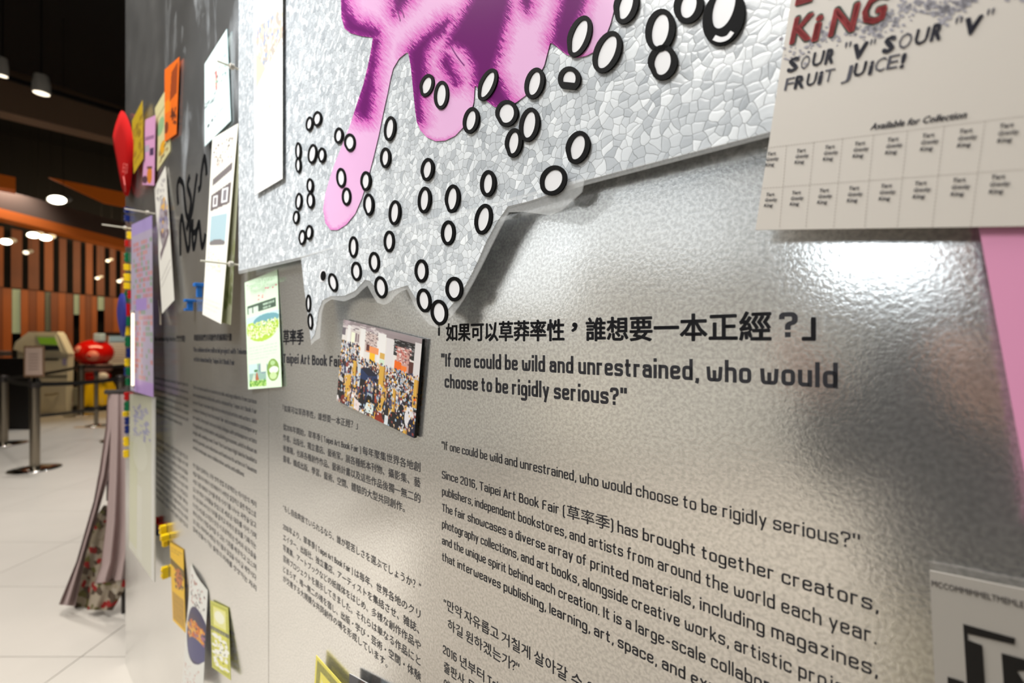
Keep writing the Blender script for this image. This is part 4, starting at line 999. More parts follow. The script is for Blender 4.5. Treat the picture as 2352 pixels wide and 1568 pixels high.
cv.rect(.74, .14, .88, .42, (0.80, 0.62, 0.58)); cv.speckle(.73, .13, .90, .30, [(0.75, .35, .32), (.92, .85, .84), (.55, .4, .4)], 60, .012, .01, 5)
cv.rect(.72, .29, .80, .40, (0.93, 0.42, 0.10)); cv.rect(.80, .32, .86, .38, (.95, .5, .2)); cv.rect(.88, .26, .93, .4, (.35, .2, .18))
cv.rect(.36, .22, .52, .29, (0.94, 0.60, 0.38)); cv.rect(.36, .21, .40, .28, (.35, .2, .2)); cv.rect(.41, .29, .48, .38, (0.97, 0.76, 0.16)); cv.rect(.54, .26, .60, .32, (.85, .68, .35)); cv.rect(.54, .33, .60, .42, (.82, .90, .80))
crowd = [(0.10, 0.09, 0.10), (0.18, 0.17, 0.22), (0.92, 0.90, 0.90), (0.80, 0.80, 0.82), (0.30, 0.30, 0.42), (0.55, 0.25, 0.22), (0.85, 0.70, 0.58), (0.86, 0.66, 0.28), (0.14, 0.13, 0.14), (0.62, 0.72, 0.80)]
cv.rect(0, .44, 1, 1, (0.30, 0.26, 0.26))
cv.speckle(0, .25, .28, .55, crowd, 500, .010, .018, 6); cv.speckle(.30, .38, .55, .6, crowd, 300, .010, .016, 7); cv.speckle(.56, .38, 1, .66, crowd, 900, .009, .016, 8)
cv.speckle(0, .5, .4, 1, crowd, 350, .018, .035, 9); cv.speckle(.55, .62, 1, 1, crowd, 420, .017, .034, 10)
OC = (0.84, 0.66, 0.28)
for u0, v0, u1, v1 in [(.20, .44, .25, .62), (.11, .62, .19, .93), (.55, .40, .62, .62), (.60, .60, .66, .80), (.73, .58, .77, .86), (.95, .42, 1, .70), (0, .56, .03, .70), (.22, .88, .28, 1), (.50, .92, .55, 1), (.85, .95, .92, 1)]:
    cv.rect(u0, v0, u1, v1, OC); cv.rect(u1 - .012, v0, u1, v1, (0.66, 0.48, 0.22))
BLU = (0.12, 0.20, 0.36)
cv.poly([(.31, .50), (.42, .47), (.53, .52), (.53, .98), (.31, .92)], BLU); cv.rect(.31, .62, .40, .95, (0.08, 0.08, 0.11)); cv.poly([(.31, .50), (.42, .46), (.54, .52), (.42, .56)], (0.10, 0.12, 0.20)); cv.rect(.49, .56, .53, .96, (.08, .10, .18))
cv.rect(.415, .575, .445, .605, (.85, .88, .9)); cv.rect(.42, .64, .45, .72, (.72, .74, .76)); cv.rect(.46, .64, .49, .72, (.72, .68, .64)); cv.rect(.42, .74, .49, .82, (.62, .66, .70)); cv.ell(.45, .86, .045, .10, (.06, .06, .08))
cv.poly([(.26, .46), (.31, .46), (.31, .72), (.28, .72)], (0.80, 0.82, 0.84)); cv.rect(.52, .72, .55, .82, (.6, .25, .15))
cv.poly([(.42, .86), (.52, .84), (.51, .96), (.39, .97)], (0.88, 0.92, 0.90)); cv.poly([(.25, .86), (.33, .90), (.33, 1), (.26, .99)], (0.90, 0.84, 0.84)); cv.rect(.34, .98, .43, 1, (.9, .9, .88))
cv.ell(.05, .80, .05, .16, (0.10, 0.09, 0.10)); cv.ell(.04, .71, .035, .025, (0.80, .78, .76)); cv.ell(.10, .94, .04, .05, (.45, .14, .12)); cv.ell(.60, .97, .06, .07, (.55, .18, .12))
cv.ell(.76, .93, .06, .10, (.10, .10, .12)); cv.ell(.84, .88, .05, .16, (.09, .09, .13)); cv.ell(.93, .82, .05, .12, (0.88, 0.87, 0.88)); cv.ell(.97, .93, .05, .12, (.12, .12, .22)); cv.ell(.66, .86, .04, .12, (.16, .15, .17)); cv.rect(.66, .90, .70, 1, (.85, .88, .9))
cv.ell(.975, .62, .012, .03, (0.95, .4, .1))
cv.speckle(0, .55, 1, 1, crowd, 420, .008, .016, 14)
ph = paper('photo_board', 'mounted colour photograph of a crowded hall, tilted on the metal wall', 'photograph', q, cv, thick=.0045, side=(0.04, 0.04, 0.05), m=GLOSSPRINT)

# green flyer -----------------------------------------------------------------
q = quad([(562, 649), (637, 618), (647, 888), (570, 894)], [.003, .001, .005, .008])
cv = Canvas(90, 220, (0.88, 0.97, 0.86))
cv.rect(.05, .145, .93, .29, (0.88, 0.97, 0.86)); cv.rect(.06, .235, .93, .315, (0.30, 0.38, 0.32)); cv.lines(.09, .245, .52, .31, 1, (0.90, 0.98, 0.90), .95, 5, .92, .03); cv.lines(.56, .245, .88, .31, 2, (0.75, 0.85, 0.76), .9, 6, .6, .02)
cv.ell(.5, .46, .48, .125, (0.72, 0.84, 0.30)); cv.rect(0, .33, 1, .40, (0.80, 0.93, 0.92)); cv.ell(.62, .40, .38, .05, (0.45, 0.66, 0.70)); cv.rect(0, .325, .03, .60, (0.88, .97, .86)); cv.rect(0, .315, 1, .345, (0.88, .97, .86))
cv.speckle(.08, .41, .94, .55, [(0.92, 0.97, 0.75), (.62, .76, .22), (.80, .90, .45), (.97, .99, .9)], 420, .02, .009, 12, lambda u, v: ((u - .5) / .46) ** 2 + ((v - .46) / .118) ** 2 < 1)
cv.lines(.10, .62, .92, .75, 5, (0.70, 0.82, 0.72), .6, 8, .3)
cv.rect(.05, .78, .58, .98, (0.60, 0.74, 0.68)); cv.rect(.05, .78, .32, .86, (0.80, .92, .90)); cv.ell(.50, .82, .14, .05, (0.52, .60, .66)); cv.rect(.42, .76, .60, .855, (.88, .97, .86)); cv.rect(.05, .93, .58, .98, (0.45, .70, .28)); cv.speckle(.06, .92, .57, .98, [(0.75, .90, .5), (.35, .6, .2)], 120, .02, .006, 13)
cv.poly([(.24, .925), (.30, .84), (.36, .925)], (0.72, .42, .28)); cv.poly([(.12, .93), (.22, .85), (.26, .93)], (.82, .88, .78)); cv.ell(.27, .84, .06, .012, (.35, .55, .35))
cv.ell(.78, .85, .17, .095, (0.52, 0.66, 0.30)); cv.ell(.80, .85, .13, .03, (0.92, .98, .90)); cv.ell(.78, .90, .10, .03, (.80, .90, .66)); cv.ell(.78, .79, .07, .02, (.72, .85, .6))
for u, v in [(.44, .17), (.56, .18), (.55, .195), (.66, .125), (.72, .13), (.86, .14), (.95, .13), (.43, .205)]: cv.ell(u, v, .025, .007, (0.90, 0.45, 0.55))
t = paper('green_flyer', 'narrow pale green travel flyer with a field picture beside the round-cornered photo text', 'flyer', q, cv, thick=.0008, side=(0.62, 0.70, 0.50))
t['label'] = 'narrow pale green travel flyer with an oval picture of a field, below the art board'
plane_text(t, 'Travel@Taiwan', (566, 668), (630, 641), .018, .011, mat('green_ink', (0.62, 0.74, 0.60), .6), kl=.8)

# yellow flyers at the bottom edge -----------------------------------------------
def corner_sheet(p0, pr, pd, w, hg, h):
    a, b, c = L(*p0, h), L(*pr, h), L(*pd, h); ux = (b - a).normalized(); uy = (c - a).normalized()
    return [a, a + ux * w, a + ux * w + uy * hg, a + uy * hg]
q = corner_sheet((726, 1504), (783, 1568), (722, 1568), .12, .16, .010)
cv = Canvas(100, 120, (0.93, 0.88, 0.38)); cv.rect(.05, .04, .95, .96, (0.62, 0.60, 0.30)); cv.speckle(.05, .04, .95, .96, [(0.70, .67, .34), (.55, .53, .27)], 900, .012, .008, 3); cv.rect(.16, .12, .84, .88, (0.95, 0.90, 0.40))
def star(cv, u, v, r, col, ar=1.0):
    cv.poly([(u + (r if i % 2 == 0 else r * .45) * math.cos(PI * i / 5 + .3), v + ar * (r if i % 2 == 0 else r * .45) * math.sin(PI * i / 5 + .3)) for i in range(10)], col)
star(cv, .26, .28, .10, (0.95, 0.94, 0.90)); star(cv, .48, .30, .10, (0.95, 0.94, 0.90)); star(cv, .40, .55, .12, (0.95, .94, .9))
paper('starred_yellow_flyer', 'yellow flyer with white stars and a green border at the bottom edge', 'flyer', q, cv, thick=.0008)
q = corner_sheet((802, 1546), (842, 1568), (802, 1600), .12, .14, .010)
cv = Canvas(60, 60, (0.10, 0.10, 0.12)); cv.poly([(.0, .0), (.25, 0), (.0, .6)], (0.30, .30, .32)); cv.poly([(.3, 0), (.6, 0), (.3, 1), (0, 1)], (0.22, 0.13, 0.12)); cv.poly([(.5, 0), (1, 0), (1, 1), (.6, 1)], (0.55, .60, .64))
paper('dark_flyer', 'dark glossy flyer corner just showing at the bottom edge', 'flyer', q, cv, thick=.0012, side=(0.8, 0.8, 0.8))

# papers at the far left, lower -----------------------------------------------
q = quad([(483, 1378), (524, 1396), (530, 1562), (487, 1532)], [.004, .002, .012, .014])
cv = Canvas(60, 160, (0.80, 0.80, 0.38)); cv.rect(.06, .03, .94, .97, (0.74, 0.74, 0.30)); cv.speckle(.06, .03, .94, .97, [(0.62, .63, .28), (.82, .82, .42)], 500, .02, .006, 21); cv.rect(.14, .06, .88, .94, (0.87, 0.86, 0.36))
cv.rect(.18, .08, .84, .34, (0.93, 0.92, 0.62)); cv.ell(.5, .2, .28, .09, (.97, .97, .86)); cv.rect(0, .38, 1, .44, (0.42, .42, .34)); cv.lines(.06, .39, .95, .43, 1, (0.68, .68, .5), .9, 22, .8, .04)
cv.speckle(.16, .48, .86, .92, [(0.97, .97, .93)], 36, .13, .035, 23); cv.speckle(.2, .5, .8, .9, [(0.55, .55, .3), (.30, .30, .22), (.85, .80, .35)], 26, .04, .010, 24)
paper('yellow_green_flyer', 'yellow-green patterned flyer with a dark band, right of the food flyer', 'flyer', q, cv, thick=.0008, side=(0.6, .6, .25))
q = quad([(439, 1294), (477, 1356), (466, 1600), (418, 1580)], [.002, .002, .022, .024])
cv = Canvas(70, 180, (0.90, 0.90, 0.88)); cv.ell(.60, .50, .55, .24, (0.24, 0.22, 0.36)); cv.ell(.55, .42, .42, .09, (.28, .24, .34)); cv.speckle(.1, .38, .95, .58, [(0.88, .56, .16), (.80, .40, .14), (.90, .68, .26), (.62, .42, .52)], 160, .07, .018, 31, lambda u, v: ((u - .6) / .5) ** 2 + ((v - .48) / .09) ** 2 < 1)
cv.ell(.62, .62, .45, .10, (0.30, 0.30, 0.48)); cv.speckle(.1, .06, .9, .26, [(0.55, .50, .50), (.70, .50, .46), (.25, .25, .28)], 60, .035, .010, 32); cv.speckle(.05, .78, .8, .98, [(0.80, .66, .62), (.86, .80, .78)], 50, .04, .008, 33)
paper('food_flyer', 'tall white flyer with a blue bowl of food, lower left', 'flyer', q, cv, thick=.0008, curl=.004, side=(0.55, .54, .5))
q = quad([(390, 1245), (421, 1262), (426, 1453), (397, 1424)], [.004, .002, .010, .012])
cv = Canvas(50, 140, (0.93, 0.74, 0.05)); cv.poly([(0, .20), (1, .26), (1, .36), (0, .28)], (0.45, .36, .10)); cv.lines(.1, .05, .9, .12, 2, (0.72, .55, .08), .8, 40); cv.ell(.62, .40, .25, .12, (0.75, .42, .20)); cv.speckle(.3, .3, .9, .55, [(0.35, .25, .2), (.80, .50, .25)], 25, .06, .02, 41); cv.rect(.05, .62, .95, .97, (0.78, 0.60, 0.16)); cv.lines(.1, .64, .9, .96, 10, (0.60, .45, .12), .6, 42)
paper('golden_flyer', 'golden yellow flyer beside the lone yellow toy brick', 'flyer', q, cv, thick=.0008, side=(0.7, .55, .1))

# papers at the upper left ------------------------------------------------------
q = [L(488, 318, .030), L(547, 283, .004), La(508, 744, L(547, 283, .004).x), La(465, 722, L(488, 318, .030).x)]
cv = Canvas(80, 200, (0.91, 0.90, 0.86)); cv.speckle(.1, .05, .85, .18, [(0.70, .62, .58), (.80, .74, .70), (.4, .35, .33)], 60, .03, .006, 50)
cv.poly([(.12, .24), (.90, .19), (.90, .23), (.12, .28)], (0.45, .42, .42)); cv.poly([(.10, .33), (.92, .29), (.92, .40), (.10, .42)], (0.42, .38, .38)); cv.rect(.18, .34, .38, .40, (.90, .9, .9)); cv.rect(.23, .35, .33, .39, (.5, .46, .47)); cv.rect(.55, .315, .82, .39, (.90, .9, .9)); cv.rect(.61, .325, .75, .38, (.52, .5, .52))
cv.rect(.14, .45, .86, .59, (0.66, 0.76, 0.79)); cv.ell(.5, .60, .36, .02, (.48, .46, .46)); cv.rect(.14, .61, .86, .64, (.91, .9, .86)); cv.speckle(.1, .62, .8, .75, [(0.93, .80, .70), (.88, .82, .78)], 60, .03, .005, 51); cv.lines(.08, .90, .85, .97, 3, (0.72, .68, .68), .6, 52, .3)
paper('cream_flyer', 'cream flyer with two framed squares and a sky picture, left of the art board', 'flyer', q, cv, thick=.001, side=(0.74, .70, .55))
q = [L(549, 300, .003), L(550, 300, .012), La(528, 748, L(550, 300, .012).x), La(512, 744, L(549, 300, .003).x)]
q = [L(536, 330, .010), L(552, 330, .001), La(530, 746, L(552, 330, .001).x), La(507, 740, L(536, 330, .010).x)]
cv = Canvas(12, 60, (0.56, 0.56, 0.42)); cv.rect(.4, 0, 1, 1, (.62, .62, .50)); cv.speckle(0, .55, 1, .9, [(0.42, .45, .25), (.55, .56, .38)], 20, .2, .04, 53)
paper('olive_flyer', 'olive-backed flyer hanging right behind the cream flyer', 'flyer', q, cv, thick=.0008)
q = quad([(470, 147), (521, 66), (530, 277), (470, 336)], [.010, .006, .003, .010])
cv = Canvas(70, 140, (0.86, 0.92, 0.92)); cv.rect(.45, .22, .95, .44, (0.80, .90, .88)); cv.rect(.48, .28, .55, .50, (0.85, .35, .33)); cv.speckle(.4, .2, .95, .48, [(0.62, .72, .72), (.35, .42, .42), (.70, .80, .70)], 26, .05, .014, 60); cv.ell(.72, .36, .12, .05, (.93, .96, .96)); cv.speckle(0, .50, .5, .60, [(0.25, .32, .34), (.4, .46, .47)], 16, .05, .010, 61)
cv.ell(.16, .80, .05, .018, (0.15, .17, .2)); cv.ell(.32, .785, .04, .018, (.2, .22, .26)); cv.lines(.4, .76, .85, .80, 1, (.5, .56, .6), .8, 62, .5); cv.rect(.12, .93, .9, .94, (.4, .48, .52))
paper('pale_blue_flyer', 'pale blue-white flyer with a small red mark, highest left of the art board', 'flyer', q, cv, thick=.0012, side=(0.55, .75, .78))
q = quad([(378, 160), (412, 130), (405, 307), (378, 326)], .006)
cv = Canvas(40, 110, (0.90, 0.42, 0.04)); cv.rect(.0, .45, .45, .62, (0.96, .52, .05)); cv.poly([(.5, .12), (.9, .05), (.9, .45), (.4, .5)], (0.58, .24, .04)); cv.speckle(.5, .62, .9, .88, [(0.35, .15, .04), (.5, .2, .05)], 14, .10, .03, 65); cv.ell(.15, .82, .18, .08, (.48, .22, .10))
paper('orange_flyer', 'bright orange flyer in front of the pale yellow one, upper left', 'flyer', q, cv, thick=.001, side=(0.7, .3, .03))
q = quad([(356, 248), (392, 185), (391, 346), (360, 394)], .002)
cv = Canvas(40, 110, (0.80, 0.77, 0.58)); cv.ell(.35, .42, .25, .12, (0.55, .68, .50)); cv.ell(.45, .78, .2, .10, (0.85, .62, .10)); cv.speckle(.2, .7, .8, .95, [(0.4, .32, .2), (.6, .5, .3)], 12, .08, .02, 66); cv.rect(.1, .2, .9, .23, (.65, .62, .45))
paper('pale_yellow_flyer', 'pale yellow-green flyer partly behind the orange one', 'flyer', q, cv, thick=.0008)
q = quad([(334, 275), (357, 264), (354, 426), (327, 424)], .010)
cv = Canvas(40, 110, (0.80, 0.58, 0.74)); cv.rect(.1, .27, .9, .33, (0.58, .40, .55)); cv.rect(.05, .40, .5, .5, (0.66, .62, .68)); cv.rect(.55, .45, .9, .56, (0.28, .18, .32)); cv.ell(.6, .85, .22, .13, (0.80, .48, .14)); cv.ell(.2, .92, .25, .06, (.32, .18, .25)); cv.rect(.35, .72, .8, .76, (.4, .25, .2))
paper('lilac_pink_flyer', 'small lilac-pink flyer between the yellow and pale yellow ones', 'flyer', q, cv, thick=.0008)
q = quad([(303, 278), (327, 230), (329, 364), (307, 399)], .016)
cv = Canvas(36, 110, (0.70, 0.58, 0.07)); cv.speckle(.1, .2, .9, .5, [(0.52, .40, .05), (.6, .48, .06)], 20, .14, .04, 68); cv.speckle(.1, .6, .9, .85, [(0.55, .42, .06)], 12, .14, .03, 69)
paper('dark_yellow_flyer', 'dull yellow flyer between the red pennant and the lilac-pink flyer', 'flyer', q, cv, thick=.0008)
q = quad([(355, 432), (380, 381), (400, 689), (372, 720)], [.004, .004, .018, .022])
cv = Canvas(60, 170, (0.87, 0.86, 0.83)); cv.speckle(.1, .05, .9, .18, [(0.66, .64, .64), (.5, .48, .5)], 40, .04, .010, 70); cv.ell(.58, .38, .38, .19, (0.60, .57, .58)); cv.speckle(.25, .22, .9, .5, [(0.86, .68, .35), (.50, .48, .60), (.66, .62, .66), (.45, .38, .38)], 60, .08, .025, 71, lambda u, v: ((u - .58) / .36) ** 2 + ((v - .38) / .18) ** 2 < 1)
cv.poly([(.15, .56), (.95, .48), (.95, .52), (.15, .62)], (0.45, .40, .42)); cv.poly([(.1, .76), (.9, .70), (.9, .71), (.1, .77)], (.66, .64, .62)); cv.poly([(.1, .81), (.9, .75), (.9, .76), (.1, .82)], (.66, .64, .62))
paper('picture_flyer', 'white flyer with a blurred oval picture, left of the marker scrawl', 'flyer', q, cv, thick=.001, side=(.62, .6, .55))
o = mesh('wooden_stick', *tube([L(364, 690, .004), L(368, 720, .010), L(369, 746, .014)], .0022), mat('stick_brown', (0.42, .38, .32), .6), M=WM, loc=L(369, 746, .010)); tag(o, 'thin brown stick poking out under the white picture flyer', 'stick')
# flyer on the art board ---------------------------------------------------------
q = [L(582, -150, HB + .006), L(649, -190, HB + .006), L(649, 410, HB + .006), L(585, 448, HB + .006)]
cv = Canvas(60, 160, (0.92, 0.92, 0.92)); cv.rect(.1, .06, .98, .55, (0.93, .89, .84)); cv.speckle(.12, .36, .98, .52, [(0.72, .68, .64), (.86, .72, .66), (.62, .66, .74), (.90, .84, .72)], 130, .05, .012, 75); cv.rect(.1, .06, .98, .30, (.93, .90, .82))
cv.poly([(.08, .46), (.42, .54), (.08, .60)], (0.93, .80, .70)); cv.poly([(.08, .605), (.45, .55), (.98, .46), (.98, .62)], (.92, .92, .92)); cv.speckle(.3, .66, .9, .74, [(0.93, .80, .74)], 14, .03, .006, 76)
t = paper('bright_flyer', 'white flyer with a street picture pinned on the left part of the art board', 'flyer', q, cv, thick=.0008, side=(.75, .72, .66))

# red pennant and blue pennant ------------------------------------------------------
def leaf(name, label, cat, pts, h, m, thick=.004, bulge=.01):
    P3 = [L(x, y, h) for x, y in smoothpx(pts, 3)]; c = sum(P3, Vector()) / len(P3)
    V = [c + Vector((0, 0, bulge))] + [c + (p - c) * .55 + Vector((0, 0, bulge * .7)) for p in P3] + P3 + [p - Vector((0, 0, thick)) for p in P3]; n = len(P3)
    Fc = [(0, 1 + i, 1 + (i + 1) % n) for i in range(n)]
    for k in (0, 1): Fc += [(1 + k * n + i, 1 + (k + 1) * n + i, 1 + (k + 1) * n + (i + 1) % n, 1 + k * n + (i + 1) % n) for i in range(n)]
    Fc.append(tuple(1 + 2 * n + i for i in range(n)))
    t = thing(name, label, cat, WM, P3[0]); part(t, 'cloth', V, Fc, m, smooth=True); return t
REDC = mat('red_cloth', (0.62, 0.02, 0.02), 0.9, spec=0.1)
t = leaf('red_pennant', 'pointed red cloth pennant at the end of the metal wall', 'pennant', [(279, 254), (291, 272), (301, 305), (304, 345), (300, 400), (293, 446), (285, 445), (276, 415), (267, 365), (259, 322), (262, 298), (269, 275)], .02, REDC)
plane_text(t, '印', (281, 397), (292, 400), .05, .034, mat('faded_pink', (0.80, .35, .33), .6), name='printed_mark')
part(t, 'stripe', *tube([L(284, 405, .033), L(287, 425, .032), L(288, 440, .026)], .002), MATS['faded_pink'])
leaf('blue_pennant', 'deep blue cloth edge left of the brick column', 'pennant', [(276, 676), (285, 680), (287, 730), (284, 770), (277, 768), (271, 735), (270, 700)], .05, mat('blue_cloth', (0.06, 0.08, 0.45), .6))

# acrylic panel at the wall end: green-white board with a lilac sheet -------------------
hz = .028
q = [L(298, 905, hz), L(353, 912, hz), La(352, 1338, L(353, 912, hz).x), La(297, 1258, L(298, 905, hz).x)]
q = quad([(298, 905), (354, 912), (354, 1337), (296, 1256)], hz)
cv = Canvas(50, 130, (0.80, 0.80, 0.72)); cv.rect(.0, .30, .35, .95, (0.78, 0.79, 0.62), .7); cv.ell(.45, .35, .3, .10, (.85, .85, .78), .6); cv.rect(.35, .55, .55, .98, (.84, .84, .79), .7); cv.rect(.9, 0, 1, 1, (0.84, .84, .82))
cv.speckle(.15, .06, .75, .18, [(0.62, .62, .74), (.68, .68, .76)], 30, .07, .012, 80); cv.speckle(.6, .18, .85, .26, [(0.62, .62, .74)], 12, .05, .010, 81); cv.speckle(.2, .2, .5, .25, [(0.64, .64, .76)], 10, .05, .008, 82)
t = paper('whiteboard_panel', 'tall whitish writing board with faint blue scribbles at the wall end', 'board', q, cv, thick=.004, side=(.88, .88, .86), m=GLOSSPRINT)
q = quad([(302, 516), (349, 494), (352, 912), (300, 896)], [hz + .006, hz + .002, hz + .006, hz + .01])
cv = Canvas(44, 130, (0.66, 0.62, 0.71))
r = random.Random(90)
for j in range(26):
    for i in range(9):
        if r.random() < .62: cv.rect(.10 + i * .1, .12 + j * .031, .18 + i * .1, .145 + j * .031, r.choice([(0.70, .47, .46), (.52, .60, .52), (.74, .52, .50), (.50, .58, .50), (.72, .50, .56)]), 1)
cv.rect(.25, .45, .75, .52, (.62, .52, .76)); cv.rect(.0, 0, 1, .07, (.62, .55, .76)); cv.rect(.2, .93, 1, 1, (.66, .54, .76))
paper('lilac_sheet', 'lilac sheet covered in small red and green squares at the wall end', 'poster', q, cv, thick=.0008)
t = thing('glare_bar', 'short glowing white bar added for the bright streak beside the lilac sheet', 'lamp', WM, L(305, 888, .05))  # glowing bar added in place of a bright reflection beside the panel
part(t, 'tube', *tube([L(305, 718, .05), L(305, 886, .05)], .0045, 10), mat('tube_glow', (1.0, .93, .82), .4, emit=1.6)); 
for yy in (716, 888): part(t, 'end_cap', *tube([L(305, yy - 3, .05), L(305, yy + 3, .05)], .006, 10), HOUS)
# rods standing out of the wall ----------------------------------------------------------
def rod(x, y, length, label, tip=None, h0=.001):
    a = L(x, y, h0); b = a + Vector((0, 0, length)); t = thing('standoff_rod', label, 'rod', WM, a, group='thin rods standing out of the wall')
    part(t, 'shaft', *tube([a, b], .0022, 8), mat('clear_white_rod', (0.88, .86, .80), .25, coat=.4)); part(t, 'collar', *tube([Vector((a.x, a.y, HB + .001)), Vector((a.x, a.y, HB + .009))], .0065, 12), mat('rod_collar', (0.80, .78, .74), .3)); return t
rod(556, 609, .082, 'thin pale rod through the lower left corner of the art board'); rod(558, 163, .052, 'short rod at the left edge of the art board, beside the pale blue flyer')
rod(357, 491, .085, 'thin rod in front of the lilac sheet, upper one'); rod(303, 525, .095, 'thin rod pointing left at the wall end, lower one')

# toy bricks -------------------------------------------------------------------------------
BC = {'red': (0.72, 0.04, 0.06), 'yellow': (0.95, 0.80, 0.08), 'green': (0.04, 0.40, 0.24), 'blue': (0.06, 0.14, 0.42)}
BM = {k: mat('brick_plastic_' + k, v, .25, coat=.2) for k, v in BC.items()}
BLUEM = mat('bright_blue_plastic', (0.08, 0.42, 0.75), .3)
ORD = ['topmost', 'second', 'third', 'fourth', 'fifth', 'sixth', 'seventh', 'eighth', 'ninth']
def outward(x0, x1, y0, y1, wid):
    """block fixed to the wall where photo column x1 meets it and reaching out to column x0: base point, centre, size"""
    b = L(x1, (y0 + y1) / 2, .001); e = La(x0, (y0 + y1) / 2, b.x); zt_ = La((x0 + x1) / 2, y0, b.x).y; zb_ = La((x0 + x1) / 2, y1, b.x).y
    return b, Vector((b.x, (zt_ + zb_) / 2, (b.z + e.z) / 2)), (wid, zt_ - zb_, e.z - b.z), zb_
def brick(col, x0, x1, y0, y1, h, label, group):
    b, c, (w, hg, dp), zb_ = outward(x0 + 1.5, x1, y0, y1, .020)
    t = thing('toy_brick', label, 'toy brick', WM, (b.x, zb_, b.z), group=group)
    part(t, 'body', *bbox_bevel(c, (w, hg * .97, dp), .0008), BM[col])
    for i in (-1, 1): part(t, 'stud', *tube([c + Vector((0, i * hg * .23, dp / 2)), c + Vector((0, i * hg * .23, dp / 2 + .0025))], min(hg * .17, w * .3), 10), BM[col])
colm = [('blue', 285, 296, 476, 490), ('blue', 285, 297, 494, 509), ('yellow', 291, 303, 532, 549), ('red', 286, 294, 551, 567), ('green', 285, 294, 580, 602), ('yellow', 284, 296, 606, 621), ('yellow', 284, 297, 628, 646), ('yellow', 284, 297, 649, 664),
        ('red', 293, 304, 667, 686), ('green', 285, 293, 668, 692), ('red', 286, 297, 697, 726), ('green', 285, 297, 728, 748), ('yellow', 284, 296, 750, 770), ('green', 287, 298, 773, 796), ('blue', 290, 298, 799, 821), ('yellow', 286, 296, 823, 841),
        ('green', 289, 299, 843, 862), ('blue', 285, 289, 843, 864), ('green', 288, 298, 868, 885), ('red', 285, 294, 900, 919), ('green', 285, 295, 922, 944), ('yellow', 281, 292, 945, 956), ('blue', 286, 295, 957, 975), ('blue', 286, 295, 977, 995), ('yellow', 283, 294, 1003, 1024), ('yellow', 283, 294, 1033, 1050)]
cnt = {}
for c_, x0, x1, y0, y1 in colm:
    k = cnt.get(c_, 0); cnt[c_] = k + 1
    brick(c_, x0, x1, y0, y1, .030, '%s %s toy brick of the column at the wall end, counted downward' % (ORD[k], c_), 'toy bricks in a column at the wall end')
for c_, x0, x1, y0, y1, lab in [('red', 355, 365, 1188, 1202, 'red toy brick topmost of the small cluster beside the writing board'), ('red', 362, 373, 1202, 1215, 'second red toy brick of the cluster beside the writing board'), ('blue', 357, 365, 1205, 1228, 'blue toy brick in the small cluster beside the writing board'),
    ('yellow', 366, 382, 1206, 1226, 'yellow toy brick at the top of the small cluster'), ('yellow', 368, 388, 1227, 1240, 'yellow toy brick in the middle of the small cluster'), ('yellow', 372, 385, 1241, 1254, 'yellow toy brick lowest in the small cluster'), ('yellow', 370, 386, 1301, 1327, 'lone yellow toy brick below the cluster, beside the golden flyer')]:
    brick(c_, x0, x1, y0, y1, .012, lab, 'toy bricks low beside the writing board')
def magnet(x0, x1, y0, y1, label, flip):
    b, c, (w, hg, dp), zb_ = outward(x0, x1, y0, y1, .022)
    t = thing('blue_peg', label, 'peg', WM, (b.x, zb_, b.z), group='blue plastic pegs on the metal wall')
    part(t, 'cap', *bbox_bevel(c + Vector((0, hg * .38, 0)), (w, hg * .24, dp), .002), BLUEM)
    part(t, 'stem', *bbox_bevel(c + Vector((0, -hg * .10, -dp * .05)), (w * .6, hg * .74, dp * .55), .002), BLUEM)
    if flip: part(t, 'foot', *bbox_bevel(c + Vector((0, -hg * .40, dp * .1)), (w * .8, hg * .2, dp * .8), .002), BLUEM)
magnet(445, 468, 650, 684, 'blue plastic peg half behind the cream flyer', False); magnet(423, 447, 687, 714, 'lower blue plastic peg with a foot, left of the other', True)

# ------------------------------------------------------------------ draped cloth behind the wall end
Yc = 2.42
t = thing('draped_cloth', 'grey-pink draped cloth with a floral lining hanging behind the wall end', 'cloth', loc=P(240, 1400, Yc))
CLOTH = mat('grey_pink_cloth', (0.66, 0.58, 0.57), 0.8, bump=.2, bscale=300)
m = bpy.data.materials.new('floral_cloth'); m.use_nodes = True; nt = m.node_tree; b = nt.nodes['Principled BSDF']; b.inputs['Roughness'].default_value = .8
tc = nt.nodes.new('ShaderNodeTexCoord'); v1 = nt.nodes.new('ShaderNodeTexVoronoi'); v1.inputs['Scale'].default_value = 34; cr = nt.nodes.new('ShaderNodeValToRGB'); nt.links.new(tc.outputs['Object'], v1.inputs['Vector']); nt.links.new(v1.outputs['Color'], cr.inputs[0])
cr.color_ramp.interpolation = 'CONSTANT'; es = cr.color_ramp.elements
for i, (p_, c_) in enumerate([(0, (0.55, .50, .42)), (.34, (0.30, .24, .18)), (.5, (.62, .57, .50)), (.62, (.55, .08, .06)), (.72, (.36, .34, .16)), (.82, (.62, .58, .52)), (.93, (.70, .42, .12))]):
    e_ = es[i] if i < 2 else es.new(p_); e_.position = p_; e_.color = (*lin(c_), 1)
nt.links.new(cr.outputs[0], b.inputs['Base Color']); FLORAL = m
